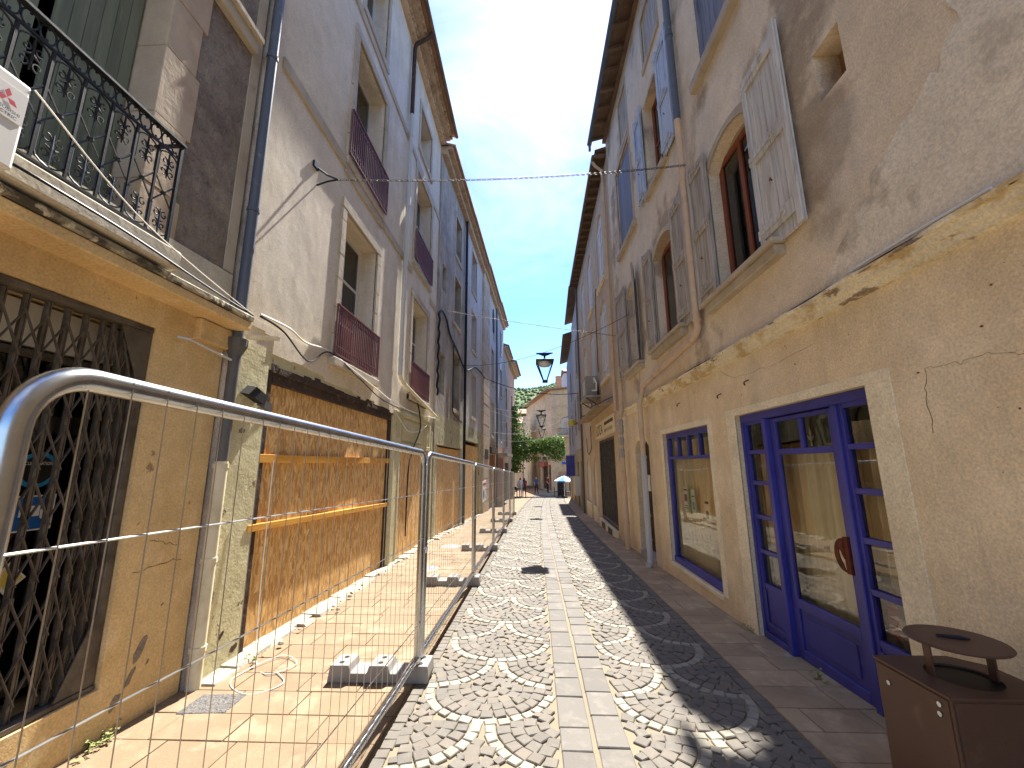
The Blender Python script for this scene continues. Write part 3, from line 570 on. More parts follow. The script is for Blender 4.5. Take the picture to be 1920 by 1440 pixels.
# stone quoins round the balcony window
z = 3.46; k = 0
while z < 6.05:
    h = random.uniform(.42, .62); h = min(h, 6.05 - z); MB().fbox(FL1, 2.60, 2.60 + (.30 if k % 2 else .345), z, z + h - .004, -.28, .018 + random.uniform(-.003, .003)).build('quoin', 'quoin_stone', A1, bevel=.005); z += h; k += 1
MB().fbox(FL1, .6, 3.5, 6.06, 6.20, -.02, .07).fbox(FL1, .6, 3.52, 6.20, 6.27, -.02, .11).build('stone_moulding', 'stone_trim', A1, bevel=.01)
MB().fbox(FL1, 3.50, 3.62, 3.6, 12.1, -.02, .012).build('corner_strip', 'stone_trim', A1)
# green shutters standing in the balcony window, a dark gap between them
shutter(A1, FL1, 2.07, 2.585, 3.50, 6.02, -.24, 'green_shutter_wood', n=6, rails=(), frame=False)
shutter(A1, FL1, .9, 1.99, 3.50, 6.02, -.24, 'green_shutter_wood', n=8, rails=(), frame=False)
shutter(A1, FL1, .9, 2.58, 7.05, 9.25, -.15, 'green_shutter_wood', n=12, rails=(), frame=False)
# wrought iron balcony
XB = .235; zb0, zb1, yb0, yb1 = 3.36, 4.20, .62, 2.66
FB = lambda y, z, w: FL1(y, z, XB + w)
bal = MB().bar(FB(yb0, zb1, 0), FB(yb1 + .02, zb1, 0), .045, .016).bar(FB(yb1, zb0 - .02, 0), FB(yb1, zb1, 0), .022, .022).bar(FB(yb0, zb0 + .02, 0), FB(yb1, zb0 + .02, 0), .035, .014).bar(FB(yb0, zb1 - .125, 0), FB(yb1, zb1 - .125, 0), .014, .014).bar(FB(yb1, zb1, 0), FB(yb1, zb1, -XB), .03, .014).bar(FB(yb1, zb0 + .02, 0), FB(yb1, zb0 + .02, -XB), .03, .014).build('balcony_railing', 'black_iron', A1)
MB().fbox(FL1, yb0 - .05, yb1 + .1, 3.20, 3.345, .03, XB + .05).build('balcony_slab', 'grey_band_cement', A1, bevel=.012)
NB = 12; pw = (yb1 - yb0) / NB
ring = MB().tube([(0, .052 * math.cos(a), .052 * math.sin(a)) for a in [k * math.pi / 8 for k in range(16)]], .006, 5, closed=True)
ring.bar((0, 0, -.062), (0, 0, -.03), .012, .008).bar((0, 0, .03), (0, 0, .062), .012, .008)
ring_m = mesh_only(ring, 'frieze_ring', 'black_iron')
def spiral(c, r0, turns, dirn, a0, flip=1, n=14):
    return [(0, c[0] + flip * (r0 * (1 - .75 * k / n)) * math.cos(a0 + dirn * turns * 2 * math.pi * k / n), c[1] + (r0 * (1 - .75 * k / n)) * math.sin(a0 + dirn * turns * 2 * math.pi * k / n)) for k in range(n + 1)]
sc = MB(); hh = (zb1 - .135) - (zb0 + .03); q = pw / 2
for s in (-1, 1):
    sc.tube([(0, s * q * .9, -.10), (0, 0, .0), (0, -s * q * .9, .10)], .006, 5)
    for zc, up in ((hh / 2 - .055, 1), (-hh / 2 + .055, -1)):
        sc.tube([(0, s * q * .86, zc - up * .17)] + [(0, s * q * .86 * math.cos(a), zc + up * .045 * math.sin(a)) for a in (0, .5, 1.0, 1.3)] + [(0, 0, zc + up * .048)], .0055, 5)
        sc.tube(spiral((s * .032, zc - up * .03), .026, .9, up * 1, math.pi / 2 * up, s), .005, 5)
        sc.tube(spiral((s * .034, zc - up * .115), .030, .9, -up * 1, -math.pi / 2 * up, s), .005, 5)
        sc.tube([(0, s * .035, zc - up * .075), (0, s * .015, zc - up * .065), (0, 0, zc - up * .045)], [.003, .008, .004], 5)
    sc.tube([(0, 0, s * (hh / 2 - .21)), (0, 0, s * (hh / 2 - .12)), (0, 0, s * (hh / 2 - .01))], [.004, .009, .005], 5)
sc.lathe([(.004, -.012), (.018, -.006), (.018, .006), (.004, .012)], (0, 0, 0), 8)
scroll_m = mesh_only(sc, 'scroll_panel', 'black_iron')
barb_m = mesh_only(MB().box(-.007, .007, -.007, .007, -(hh / 2), hh / 2), 'baluster', 'black_iron')
for k in range(NB):
    yc = yb0 + pw * (k + .5); zc = zb0 + .03 + hh / 2
    inst(scroll_m, 'scroll_panel', bal, FB(yc, zc, 0)); inst(barb_m, 'baluster', bal, FB(yb0 + pw * k, zc, 0))
    for d in (-.25, .25): inst(ring_m, 'frieze_ring', bal, FB(yc + d * pw, zb1 - .065, 0), 0, (1, .78, 1))
# folding lattice gate
gt = MB().fbox(FL1, .45, 2.94, 2.775, 2.815, -.14, -.02).fbox(FL1, .45, 2.94, .305, .335, -.14, -.02).fbox(FL1, 2.885, 2.945, .335, 2.775, -.13, -.03).build('folding_gate', 'gate_iron', A1, bevel=.003)
MB().fprism(FL1, [(2.70, 2.77), (2.885, 2.77), (2.885, 2.36)], -.035, -.028).build('corner_plate', 'gate_iron', gt)
MB().fprism(FL1, [(2.70, .34), (2.885, .34), (2.885, .80)], -.035, -.028).build('corner_plate', 'gate_iron', gt)
gb = mesh_only(MB().box(-.012, .012, -.008, .008, -1.215, 1.215).box(-.012, .012, .013, .020, -1.215, 1.215), 'gate_bar', 'gate_iron')
ys_ = []; y = 2.84
while y > .5: ys_.append(y); y -= .112 if y < 2.62 else .075
for y in ys_: inst(gb, 'gate_bar', gt, FL1(y, 1.555, -.085))
dm = {}
for i in range(len(ys_) - 1):
    ya, yb = ys_[i], ys_[i + 1]
    for j in range(7):
        z0 = .42 + j * .33; 
        for s in (0, 1):
            key = (round(ya - yb, 3), s)
            if key not in dm:
                w_ = ya - yb; dm[key] = mesh_only(MB().bar((0, -w_ / 2 - .01, -.14 if s else .14), (0, w_ / 2 + .01, .14 if s else -.14), .005, .016, up=(1, 0, 0)), 'lattice_strip', 'gate_iron')
            inst(dm[key], 'lattice_strip', gt, FL1((ya + yb) / 2, z0 + .14, -.06 - .012 * s))
# shop front behind the gate
sf = glazed(A1, FL1, .5, 2.93, .40, 2.50, -.30, 'gate_iron', 2, 1, .05, 'window_glass', 'shop_window')
MB().fbox(FL1, .45, 2.94, 2.52, 2.80, -.40, -.30).build('shop_lintel', 'white_window_paint', A1)
MB().fbox(FL1, .5, 2.92, 1.98, 2.10, -.38, -.36).build('shop_rail', 'white_window_paint', A1)
for k in range(3): MB().fbox(FL1, 2.925, 2.947, .34, 2.77, -.285 + .058 * k, -.232 + .058 * k).build('reveal_board', 'grey_band_cement', A1, bevel=.004)
def disc(F, yc, zc, r, w, n=20): return [F(yc + r * math.cos(a), zc + r * math.sin(a), w) for a in [2 * math.pi * k / n for k in range(n)]]
FS = lambda y, z, w: FL1(y + .555, z, -.29 + w)
st = MB().poly(disc(FS, 2.02, 1.74, .115, .002)).build('window_sticker', 'print_cyan', None, origin=FS(2.02, 1.74, 0), fix=False)
tag(st, 'round black sticker with blue ring on the gated shop window', 'sticker')
MB().poly(disc(FS, 2.02, 1.74, .09, .004)).build('sticker_face', 'print_dark', st, fix=False)
text_mesh('CLIMATISATION', .03, lambda u, v, d: FS(2.02 + u, 1.78 + v, .006), 'lettering', 'paper_white', st, sx=.7)
st = MB().poly([FS(1.93, 1.36, .002), FS(2.16, 1.36, .002), FS(2.16, 1.58, .002), FS(1.93, 1.58, .002)]).build('window_sticker', 'paper_white', None, origin=FS(2.04, 1.47, 0), fix=False)
tag(st, 'square blue sticker with a white van on the gated shop window', 'sticker')
MB().poly([FS(1.94, 1.37, .004), FS(2.15, 1.37, .004), FS(2.15, 1.57, .004), FS(1.94, 1.57, .004)]).build('sticker_face', 'print_blue', st, fix=False)
vn = MB()
for a, b, c, d in ((1.965, 2.075, 1.45, 1.515), (2.08, 2.125, 1.45, 1.49)):
    vn.fbox(FS, a, b, c, d, .005, .007)
for yy in (1.995, 2.095): vn.poly(disc(FS, yy, 1.445, .016, .0075, 10))
vn.build('van_symbol', 'paper_white', st, fix=False)
st = MB().poly([FS(1.98, 1.00, .002), FS(2.08, 1.08, .002), FS(1.98, 1.19, .002), FS(1.90, 1.10, .002)]).build('window_sticker', 'paper_white', None, origin=FS(1.99, 1.1, 0), fix=False)
tag(st, 'yellow and white diamond sticker low on the gated shop window', 'sticker')
MB().poly([FS(1.982, 1.025, .004), FS(2.06, 1.085, .004), FS(1.98, 1.165, .004), FS(1.922, 1.10, .004)]).build('sticker_face', 'print_yellow', st, fix=False)
MB().tube([FL1(3.10, 2.80, .03), FL1(3.14, 2.79, .10), FL1(3.60, 2.73, .12)], .012, 8).build('wall_conduit', 'pale_grey_pipe', A1, smooth=True)
# dark rainwater pipe with hopper at the corner
XP = .075
downpipe(A1, [FL1(3.70, 12.2, XP), FL1(3.70, 2.96, XP)], .052, 'zinc_pipe', rings=[(FL1(3.70, zz, XP), (0, 0, 1)) for zz in (4.35, 6.25, 8.3)])
o = MB().lathe([(.05, -.17), (.055, -.06), (.095, .03), (.10, .10)], FL1(3.70, 2.86, XP), 10).build('rain_hopper', 'grey_plastic_pipe', A1)
MB().tube([FL1(3.70, 2.70, XP), FL1(3.70, 1.78, XP)], .05, 12).build('lower_pipe', 'grey_plastic_pipe', A1, smooth=True)
downpipe(A1, [FL1(3.70, 1.80, XP), FL1(3.70, g(3.7), XP)], .056, 'cream_metal_pipe', 'cast_pipe', rings=[(FL1(3.70, zz, XP), (0, 0, 1)) for zz in (1.76, .95, .25)])
# air conditioner box hung at the balcony
ac = thing('air_conditioner', 'white air conditioner box with red three diamond logo beside the iron balcony', 'air conditioner', (-2.6, 1.2, 3.1))
FA = lambda y, z, w: Vector((-2.44 + w, y, z))
MB().fbox(FA, .72, 1.615, 3.135, 3.60, -.34, 0).build('casing', 'ac_white', ac, bevel=.015, seg=2)
MB().fbox(FA, .74, .78, 3.04, 3.13, -.34, -.04).fbox(FA, 1.5, 1.54, 3.04, 3.13, -.34, -.04).build('wall_bracket', 'ac_white', ac)
MB().fbox(FA, 1.455, 1.605, 3.37, 3.535, .001, .004).build('logo_plate', 'paper_white', ac)
lg = MB(); c0 = (1.53, 3.468)
for a in (90, 210, 330):
    d = Vector((math.cos(math.radians(a)), math.sin(math.radians(a)))); n_ = Vector((-d.y, d.x)); L_ = .048
    pts = [(0, 0), tuple(d * L_ * .5 + n_ * L_ * .29), tuple(d * L_), tuple(d * L_ * .5 - n_ * L_ * .29)]
    lg.poly([FA(c0[0] + p[0], c0[1] + p[1], .006) for p in pts])
lg.build('logo', 'print_red', ac, fix=False)
text_mesh('MITSUBISHI', .023, lambda u, v, d: FA(1.53 + u, 3.412 + v, .006), 'lettering', 'print_dark', ac)
text_mesh('ELECTRIC', .023, lambda u, v, d: FA(1.53 + u, 3.388 + v, .006), 'lettering', 'print_dark', ac)

# ---------------------------------------------------------------- left side: tall cream house with boarded bays
A2 = thing('townhouse', 'tall cream rendered house with maroon balcony rails and boarded ground floor bays', 'building', (-2.85, 4, 0))
Y0, Y1 = 3.66, 11.95
wins2 = [(5.72, 7.05, 3.28, 5.70), (9.45, 10.95, 3.40, 5.86), (5.72, 7.05, 6.60, 9.02), (9.40, 10.95, 6.80, 9.36), (5.86, 6.90, 9.85, 11.55), (9.5, 10.7, 10.15, 11.45)]
facade(A2, FL2, [(Y0, 3.0), (Y1, 3.0), (Y1, 12.4), (Y0, 12.4)], [rect(*w) for w in wins2], 'cream_render', .34, 'upper_wall')
facade(A2, FL2, [(Y0, -.8), (Y1, -.8), (Y1, 3.0), (Y0, 3.0)], [rect(4.26, 8.36, -.3, 2.80), rect(8.98, 11.48, -.4, 2.14)], 'pale_yellow_paint', .30, 'ground_floor_wall')
shell(A2, FL2, Y0, Y1, 12.4, 7, 'grey_old_render'); floors(A2, FL2, Y0, Y1, (3.0, 6.5, 9.8), 7); roof(A2, FL2, Y0, Y1, 12.62, .50, 7)
# ragged lower edge of the upper render
mb = MB(); y = Y0; rr = random.Random(4)
while y < 8.7:
    d = rr.uniform(.15, .4); zt = 3.02 + .20 * max(0, 1 - (y - 3.66) / 5); mb.fbox(FL2, y, y + d - .002, zt - .02 - rr.uniform(0, .05) - (.16 if y > 4.2 else 0), 3.26, -.01, .012); y += d
mb.build('render_edge', 'cream_render', A2)
for i, (a, b, c, d) in enumerate(wins2):
    if i < 4: surround(A2, FL2, a, b, c, d, .15, .035, 'stone_trim')
    else: surround(A2, FL2, a, b, c, d, .12, .03, 'stone_trim')
    w = glazed(A2, FL2, a + (.0 if i else .0), b, c, d, -.30, 'white_window_paint', 2, 3 if i < 4 else 2, .07)
for a, b, c, d in ((3.9, 5.565, 6.36, 6.52), (5.57, 7.20, 6.30, 6.455), (7.205, 9.25, 6.36, 6.52), (11.1, 11.93, 6.36, 6.52)): MB().fbox(FL2, a, b, c, d, -.02, .03).build('string_course', 'stone_trim', A2, bevel=.008)
MB().fbox(FL2, 5.4, 11.93, 9.52, 9.68, -.02, .03).build('string_course', 'stone_trim', A2, bevel=.008)
def rail_l2(y0, y1, z0, z1, w):
    o = MB().bar(FL2(y0, z1, w), FL2(y1, z1, w), .04, .022).bar(FL2(y0, z1 - .10, w), FL2(y1, z1 - .10, w), .016, .014).bar(FL2(y0, z0 + .12, w), FL2(y1, z0 + .12, w), .016, .014).bar(FL2(y0, z0, w), FL2(y1, z0, w), .03, .02).bar(FL2(y0, z0, w), FL2(y0, z1, w), .022, .022).bar(FL2(y1, z0, w), FL2(y1, z1, w), .022, .022).build('balcony_railing', 'maroon_iron', A2)
    n = int((y1 - y0) / .072); h = z1 - z0
    bm_ = mesh_only(MB().box(-.009, .009, -.009, .009, -h / 2, h / 2), 'baluster', 'maroon_iron')
    rg = mesh_only(MB().tube([(0, .03 * math.cos(a), .042 * math.sin(a)) for a in [k * math.pi / 5 for k in range(10)]], .005, 4, closed=True), 'rail_ring', 'maroon_iron')
    for k in range(1, n):
        y = y0 + (y1 - y0) * k / n; inst(bm_, 'baluster', o, FL2(y, (z0 + z1) / 2, w))
    for k in range(n):
        y = y0 + (y1 - y0) * (k + .5) / n; inst(rg, 'rail_ring', o, FL2(y, z1 - .05, w)); inst(rg, 'rail_ring', o, FL2(y, z0 + .06, w))
rail_l2(5.56, 7.22, 3.34, 4.08, .075); rail_l2(9.36, 11.05, 3.44, 4.18, .075); rail_l2(5.56, 7.22, 6.62, 7.42, .075); rail_l2(9.32, 11.05, 6.86, 7.62, .075)
MB().fbox(FL2, 5.50, 7.28, 3.16, 3.28, -.02, .11).build('balcony_sill', 'stone_trim', A2, bevel=.012)
MB().fbox(FL2, 9.30, 11.1, 3.26, 3.40, -.02, .11).build('balcony_sill', 'stone_trim', A2, bevel=.012)
# tile cornice (two rows of half round tiles under the roof edge)
def half_tile(r, l, n=6):
    b = MB(); pts = [(r * math.cos(math.pi * k / n), r * math.sin(math.pi * k / n)) for k in range(n + 1)] + [((r - .016) * math.cos(math.pi * k / n), (r - .016) * math.sin(math.pi * k / n)) for k in range(n, -1, -1)]
    b.prism([(0, y, z) for y, z in pts], (l, 0, 0)); return b
tile_m = mesh_only(half_tile(.092, .30), 'cornice_tile', 'genoise_tile')
gc = MB().fbox(FL2, Y0, Y1, 12.36, 12.50, -.3, .14).fbox(FL2, Y0, Y1, 12.50, 12.66, -.3, .32).build('tile_cornice', 'genoise_tile', A2)
y = Y0 + .1
while y < Y1 - .05:
    inst(tile_m, 'cornice_tile', gc, FL2(y, 12.395, -.10)); inst(tile_m, 'cornice_tile', gc, FL2(y + .03, 12.525, .10)); y += .196
MB().tube([FL2(8.5, 12.62, .52), FL2(8.5, 12.50, .46), FL2(8.5, 12.30, .12), FL2(8.5, 12.18, .08), FL2(8.5, 10.2, .08)], .05, 10).build('downpipe', 'dark_timber', A2, smooth=True)
downpipe(A2, [FL2(8.5, 10.25, .08), FL2(8.5, 3.66, .08)], .048, 'pale_grey_pipe', rings=[(FL2(8.5, zz, .08), (0, 0, 1)) for zz in (4.0, 5.4, 6.2, 7.7, 9.6)])
downpipe(A2, [FL2(8.5, 3.68, .08), FL2(8.53, 3.58, .10), FL2(8.7, 3.50, .12), FL2(11.75, 3.12, .14)], .04, 'cream_metal_pipe', 'sloping_pipe')
# gutter edge
MB().tube([FL2(Y0, 12.64, .53), FL2(Y1, 12.64, .53)], .055, 8).build('gutter', 'mossy_tile', A2, smooth=True)
# dark timber frames round the boarded bays
MB().fbox(FL2, 4.26, 4.36, g(4.3), 2.80, -.26, -.01).fbox(FL2, 8.24, 8.36, g(8.3), 2.80, -.26, -.01).fbox(FL2, 4.36, 8.24, 2.66, 2.80, -.26, -.012).build('bay_frame', 'dark_timber', A2, bevel=.01)
mb = MB(); y = 4.3; rr = random.Random(9)
while y < 8.35:
    d = rr.uniform(.08, .2); mb.fbox(FL2, y, y + d, 2.78, 2.85 + rr.uniform(0, .06), -.05, .004 + rr.uniform(0, .01)); y += d
mb.build('broken_plaster_edge', 'dark_timber', A2)
MB().fbox(FL2, 8.42, 8.94, g(8.7) - .05, 2.92, -.02, .022).fbox(FL2, 8.46, 8.54, g(8.7) - .05, 2.90, .02, .034).fbox(FL2, 8.82, 8.90, g(8.7) - .05, 2.90, .02, .034).build('shop_pilaster', 'pale_yellow_paint', A2, bevel=.006)
MB().fbox(FL2, 8.98, 11.5, 2.14, 2.24, -.02, .04).fbox(FL2, 9.1, 11.4, 2.30, 2.78, -.005, .015).fbox(FL2, 8.98, 11.5, 2.84, 2.94, -.02, .05).build('shop_fascia', 'pale_yellow_paint', A2, bevel=.006)
MB().fbox(FL2, 11.50, 11.66, g(11.6) - .05, 2.9, -.02, .02).fbox(FL2, 11.70, 11.92, g(11.6) - .05, 2.7, -.02, .03).build('shop_pilaster', 'pale_yellow_paint', A2, bevel=.006)
def hoarding(label, F, y0, y1, ztop, w, splits, battens=(), zb=None):
    t = thing('plywood_hoarding', label, 'hoarding', F((y0 + y1) / 2, g((y0 + y1) / 2), w), 'boards closing the shop bays')
    ed = [y0] + splits + [y1]
    for a, b in zip(ed[:-1], ed[1:]):
        MB().fprism(F, [(a + .004, g(a) + .03), (b - .004, g(b) + .03), (b - .004, ztop), (a + .004, ztop)], w - .018, w + random.uniform(-.004, 0)).build('panel', 'osb', t)
    for (a, b, z0, z1, hh_, ww) in battens:
        MB().hexa([F(a, z0, w), F(b, z1, w), F(b, z1 + hh_, w), F(a, z0 + hh_, w), F(a, z0, w + ww), F(b, z1, w + ww), F(b, z1 + hh_, w + ww), F(a, z0 + hh_, w + ww)]).build('batten', 'batten_pine', t, bevel=.003)
    return t
hoarding('wide chipboard hoarding with two horizontal battens nearest the camera', FL2, 4.36, 8.24, 2.67, -.05, [6.82], [(4.2, 8.36, 1.79, 1.80, .09, .045), (4.2, 8.36, 1.10, .96, .07, .06)])
hoarding('narrower chipboard board under a pale yellow fascia, crossed by a black cable', FL2, 8.98, 11.48, 2.13, -.05, [10.2])

# ---------------------------------------------------------------- left side: houses further down the street
def far_house(label, F, y0, y1, zt, eave, mat, lower, zl, wins, over=.45, doors=(), roofmat='terracotta', surr='stone_trim', cornice=True, base_z=None, frame='dark_timber', door_mat='dark_timber', blind=(), name='townhouse'):
    t = thing(name, label, 'building', F((y0 + y1) / 2, g((y0 + y1) / 2), 0))
    holes = [rect(*w) for w in wins] + [rect(*w) for w in blind]
    if lower:
        facade(t, F, [(y0, zl), (y1, zl), (y1, zt), (y0, zt)], [h for h in holes], mat, .28, 'upper_wall')
        facade(t, F, [(y0, -3), (y1, -3), (y1, zl), (y0, zl)], [rect(*d) for d in doors], lower, .25, 'ground_floor_wall')
    else: facade(t, F, [(y0, -3), (y1, -3), (y1, zt), (y0, zt)], holes + [rect(*d) for d in doors], mat, .28, 'wall')
    shell(t, F, y0, y1, zt, 6, mat, -3); floors(t, F, y0, y1, (3.0, 6.5), 6); roof(t, F, y0, y1, eave, over, 6, roofmat)
    for w in wins:
        if surr: surround(t, F, *w, .10, .025, surr)
        glazed(t, F, *w, -.22, frame, 2, 3, .06)
    for b in blind: MB().fbox(F, b[0], b[1], b[2], b[3], -.2, -.12).build('blocked_window', mat, t)
    for d in doors:
        if d[4:] == (): pass
    if cornice:
        mb = MB().fbox(F, y0, y1, zt - .02, eave - .10, -.25, over * .4).fbox(F, y0, y1, eave - .10, eave + .02, -.25, over * .75); i0 = 0
        ht = half_tile(.09, .28); y = y0 + .1
        while y < y1:
            for (zz, ww) in ((eave - .20, -.12), (eave - .08, .08)):
                i = len(mb.v); o_ = F(y, zz, ww); sg = 1 if F(y, 0, 1)[0] > F(y, 0, 0)[0] else -1
                mb.v += [Vector((o_[0] + sg * v.x, o_[1] + v.y, o_[2] + v.z)) for v in ht.v]; mb.f += [tuple(i + k for k in f) for f in ht.f]
            y += .2
        tag(mb.build('tile_cornice', 'genoise_tile', t), kind='stuff')
    return t
A3 = far_house('narrow grey weathered house with blocked window between cream house and dark downpipe', FLX, 11.96, 15.98, 12.05, 12.30, 'grey_old_render', 'green_grime_plaster', 3.30,
    [(14.15, 15.25, 3.72, 5.75), (14.15, 15.22, 6.9, 8.7), (14.2, 15.2, 9.6, 11.2)], blind=[(12.25, 13.0, 3.95, 5.25), (12.4, 12.9, 7.4, 8.3)], doors=[(12.15, 15.95, -.5, 2.36)])
hoarding('chipboard hoarding under the narrow grey house with a lighter left third', FLX, 12.55, 15.80, 2.30, -.06, [13.5, 14.7])
MB().fbox(FLX, 12.16, 12.54, g(12.3), 2.34, -.20, -.05).build('shop_pilaster', 'pale_yellow_paint', A3)
downpipe(A3, [FLX(15.92, 12.1, .09), FLX(15.92, g(15.9), .09)], .055, 'black_lamp_metal', rings=[(FLX(15.92, zz, .09), (0, 0, 1)) for zz in (3.4, 6.5, 9.2)])
MB().tube([FLX(14.0, 6.0, .05), FLX(14.0, 3.62, .05), FLX(14.15, 3.52, .05), FLX(15.5, 3.35, .05)], .022, 6).build('wall_conduit', 'black_cable', A3, smooth=True)
A4 = far_house('pale grey house with tall dark windows just past the black downpipe', FLX, 16.0, 20.70, 12.05, 12.35, 'pale_grey_render', 'green_grime_plaster', 3.35,
    [(17.75, 18.82, 3.85, 5.78), (17.7, 18.8, 6.9, 8.65), (17.55, 18.8, 9.7, 11.6)], doors=[(16.4, 20.1, -.8, 2.75)], frame='dark_timber')
hoarding('chipboard board farthest along, under the pale grey house', FLX, 16.75, 19.95, 2.58, -.05, [18.3])
A5 = far_house('grey house behind a tall dressed stone pilaster with a dark hole near its top', FLX, 20.72, 26.6, 12.20, 12.50, 'pale_grey_render', 'tan_render', 3.2,
    [(24.3, 25.5, 3.45, 5.45), (24.3, 25.4, 6.7, 8.8)], blind=[(24.9, 26.1, 9.6, 11.2)], doors=[(23.4, 26.3, -1.2, 2.35)])
for k in range(24):
    z = g(21.8) + k * .55
    if z < 12.1: MB().fbox(FLX, 20.75, 22.9, z, z + .542, -.02, .10 + random.uniform(-.006, .006)).build('pilaster_stone', 'quoin_stone', A5, bevel=.015)
hb = MB(); rr = random.Random(3); pts = [(25.3 + (.5 + rr.uniform(-.12, .12)) * math.cos(a), 10.9 + (.85 + rr.uniform(-.2, .2)) * math.sin(a)) for a in [k * math.pi / 8 for k in range(16)]]
hb.fprism(FLX, pts, -.02, .012).build('wall_hole', 'dark_interior', A5)
MB().fbox(FLX, 23.4, 26.3, g(25), 2.35, -.22, -.10).build('shop_front', 'brown_window_wood', A5)
MB().fprism(FLX, [(23.3, 2.4), (26.4, 2.4), (26.4, 2.75), (23.3, 2.75)], -.01, .18).build('shop_canopy', 'dark_timber', A5)
downpipe(A5, [FLX(26.55, 12.2, .08), FLX(26.55, g(26.5), .08)], .06, 'zinc_pipe')
MB().fbox(FLX, 21.2, 22.4, 2.05, 2.55, .105, .12).build('street_name_plate', 'print_dark', A5)
A6 = far_house('blue grey house with slender paired windows beyond the pilaster', FLX, 26.62, 31.6, 12.4, 12.7, 'blue_grey_render', 'rosy_render', 3.0,
    [(29.0, 30.0, 3.4, 5.6), (29.0, 30.0, 6.6, 8.6), (29.1, 29.9, 9.8, 11.5)], doors=[(27.2, 31.0, -1.3, 2.2)])
MB().fbox(FLX, 27.2, 31.0, g(29), 2.2, -.22, -.10).build('shop_front', 'brown_window_wood', A6)
MB().fprism(FLX, [(27.0, 2.3), (31.2, 2.3), (31.2, 2.5), (27.0, 2.5)], -.01, .7).build('shop_canopy', 'rubble_cement', A6)
A7 = far_house('lower grey brown house second from the end of the left row', FLX, 31.62, 36.0, 10.8, 11.1, 'grey_old_render', 'tan_render', 2.8,
    [(33.2, 34.2, 3.2, 5.2), (33.2, 34.2, 6.2, 8.0)], doors=[(32.2, 35.4, -1.5, 1.9)])
MB().fbox(FLX, 32.2, 35.4, g(34), 1.9, -.22, -.10).build('shop_front', 'dark_timber', A7)
A8 = far_house('last house of the left row with rosy wall and overhanging tiled eave', FLX, 36.02, 42.5, 10.6, 10.9, 'rosy_render', None, 3, [(38.2, 39.2, 3.2, 5.2), (38.2, 39.2, 6.4, 8.2)], over=.75, doors=[(37.5, 39.5, -1.5, 1.4)])
MB().fbox(FLX, 37.5, 39.5, g(38), 1.4, -.22, -.10).build('shop_front', 'dark_timber', A8)

# ---------------------------------------------------------------- right side: beige house with the blue shopfront
B1 = thing('townhouse', 'beige house with weathered shutters above a peeling cornice and a blue shopfront', 'building', (2.45, 5, 0))
YA, YZ = -4.0, 11.08
DO = (3.06, 5.01, -.14, 2.30); WI = (5.80, 7.76, .08, 2.28); EN = (8.72, 9.86)
ent = [(EN[0], -.5), (EN[1], -.5), (EN[1], 2.10), (EN[1] - .22, 2.26), (EN[0] + .22, 2.26), (EN[0], 2.10)]
facade(B1, FR1, [(YA, -.8), (YZ, -.8), (YZ, 2.96), (YA, 2.96)], [[(3.06, -.2), (5.01, -.2), (5.01, 2.30), (3.06, 2.30)], rect(*WI), ent], 'ochre_render', .22, 'ground_floor_wall')
w1 = arch(3.97, 5.02, 3.86, 5.56, .20); w2 = arch(6.42, 7.50, 3.88, 5.62, .20); w3 = arch(8.86, 9.66, 3.92, 5.72, .20)
holes = [w1, w2, w3, rect(2.72, 3.01, 4.68, 5.14), rect(3.92, 4.90, 7.10, 9.25), rect(6.42, 7.42, 7.05, 9.0), rect(8.60, 10.05, 7.15, 9.45), rect(6.25, 7.12, 9.72, 10.85), rect(8.60, 9.32, 9.70, 10.95)]
facade(B1, FR1, [(YA, 2.96), (YZ, 2.96), (YZ, 11.45), (YA, 11.45)], holes, 'beige_render', .24, 'upper_wall')
shell(B1, FR1, YA, YZ, 11.45, 7, 'beige_render'); floors(B1, FR1, YA, YZ, (2.9, 6.4, 9.5), 7)
# cornice, profiled and peeling
cor = [(-.02, 2.93), (.045, 2.945), (.05, 2.985), (.075, 3.0), (.08, 3.045), (.105, 3.055), (.108, 3.085), (-.02, 3.10)]
mb = MB(); y = YA; rr = random.Random(8); secs = []
while y < 10.42: secs.append(y); y += rr.uniform(.10, .22)
secs.append(10.42); i0 = 0
for s in secs:
    jw, jz = rr.uniform(-.010, .008), rr.uniform(-.007, .007); mb.v += [FR1(s, z + jz * (1 if 0 < k < 7 else 0), w + (jw + rr.uniform(-.004, .004) if w > 0 else 0)) for k, (w, z) in enumerate(cor)]
n = len(cor)
for k in range(len(secs) - 1):
    for j in range(n - 1): mb.f.append((k * n + j, k * n + j + 1, (k + 1) * n + j + 1, (k + 1) * n + j))
mb.f.append(tuple(range(n))); mb.f.append(tuple((len(secs) - 1) * n + j for j in range(n)))
mb.build('cornice', 'peeling_cornice', B1)
# painted plaster bands round the door and the shop window
def band(y0, y1, z0, z1, wid, w, bottom, nm):
    q = MB().fbox(FR1, y0 - wid, y1 + wid, z1, z1 + .085, -.01, w).fbox(FR1, y0 - wid, y0, z0, z1, -.01, w - .001).fbox(FR1, y1, y1 + wid, z0, z1, -.01, w - .001)
    if bottom: q.fbox(FR1, y0, y1, g(y0) - .1, z0 - .002, -.01, w - .002)
    return q.build(nm, 'door_surround', B1, bevel=.003)
band(3.06, 5.01, -.2, 2.30, .22, .008, False, 'door_surround'); band(WI[0], WI[1], WI[2], WI[3], .13, .008, False, 'window_surround')
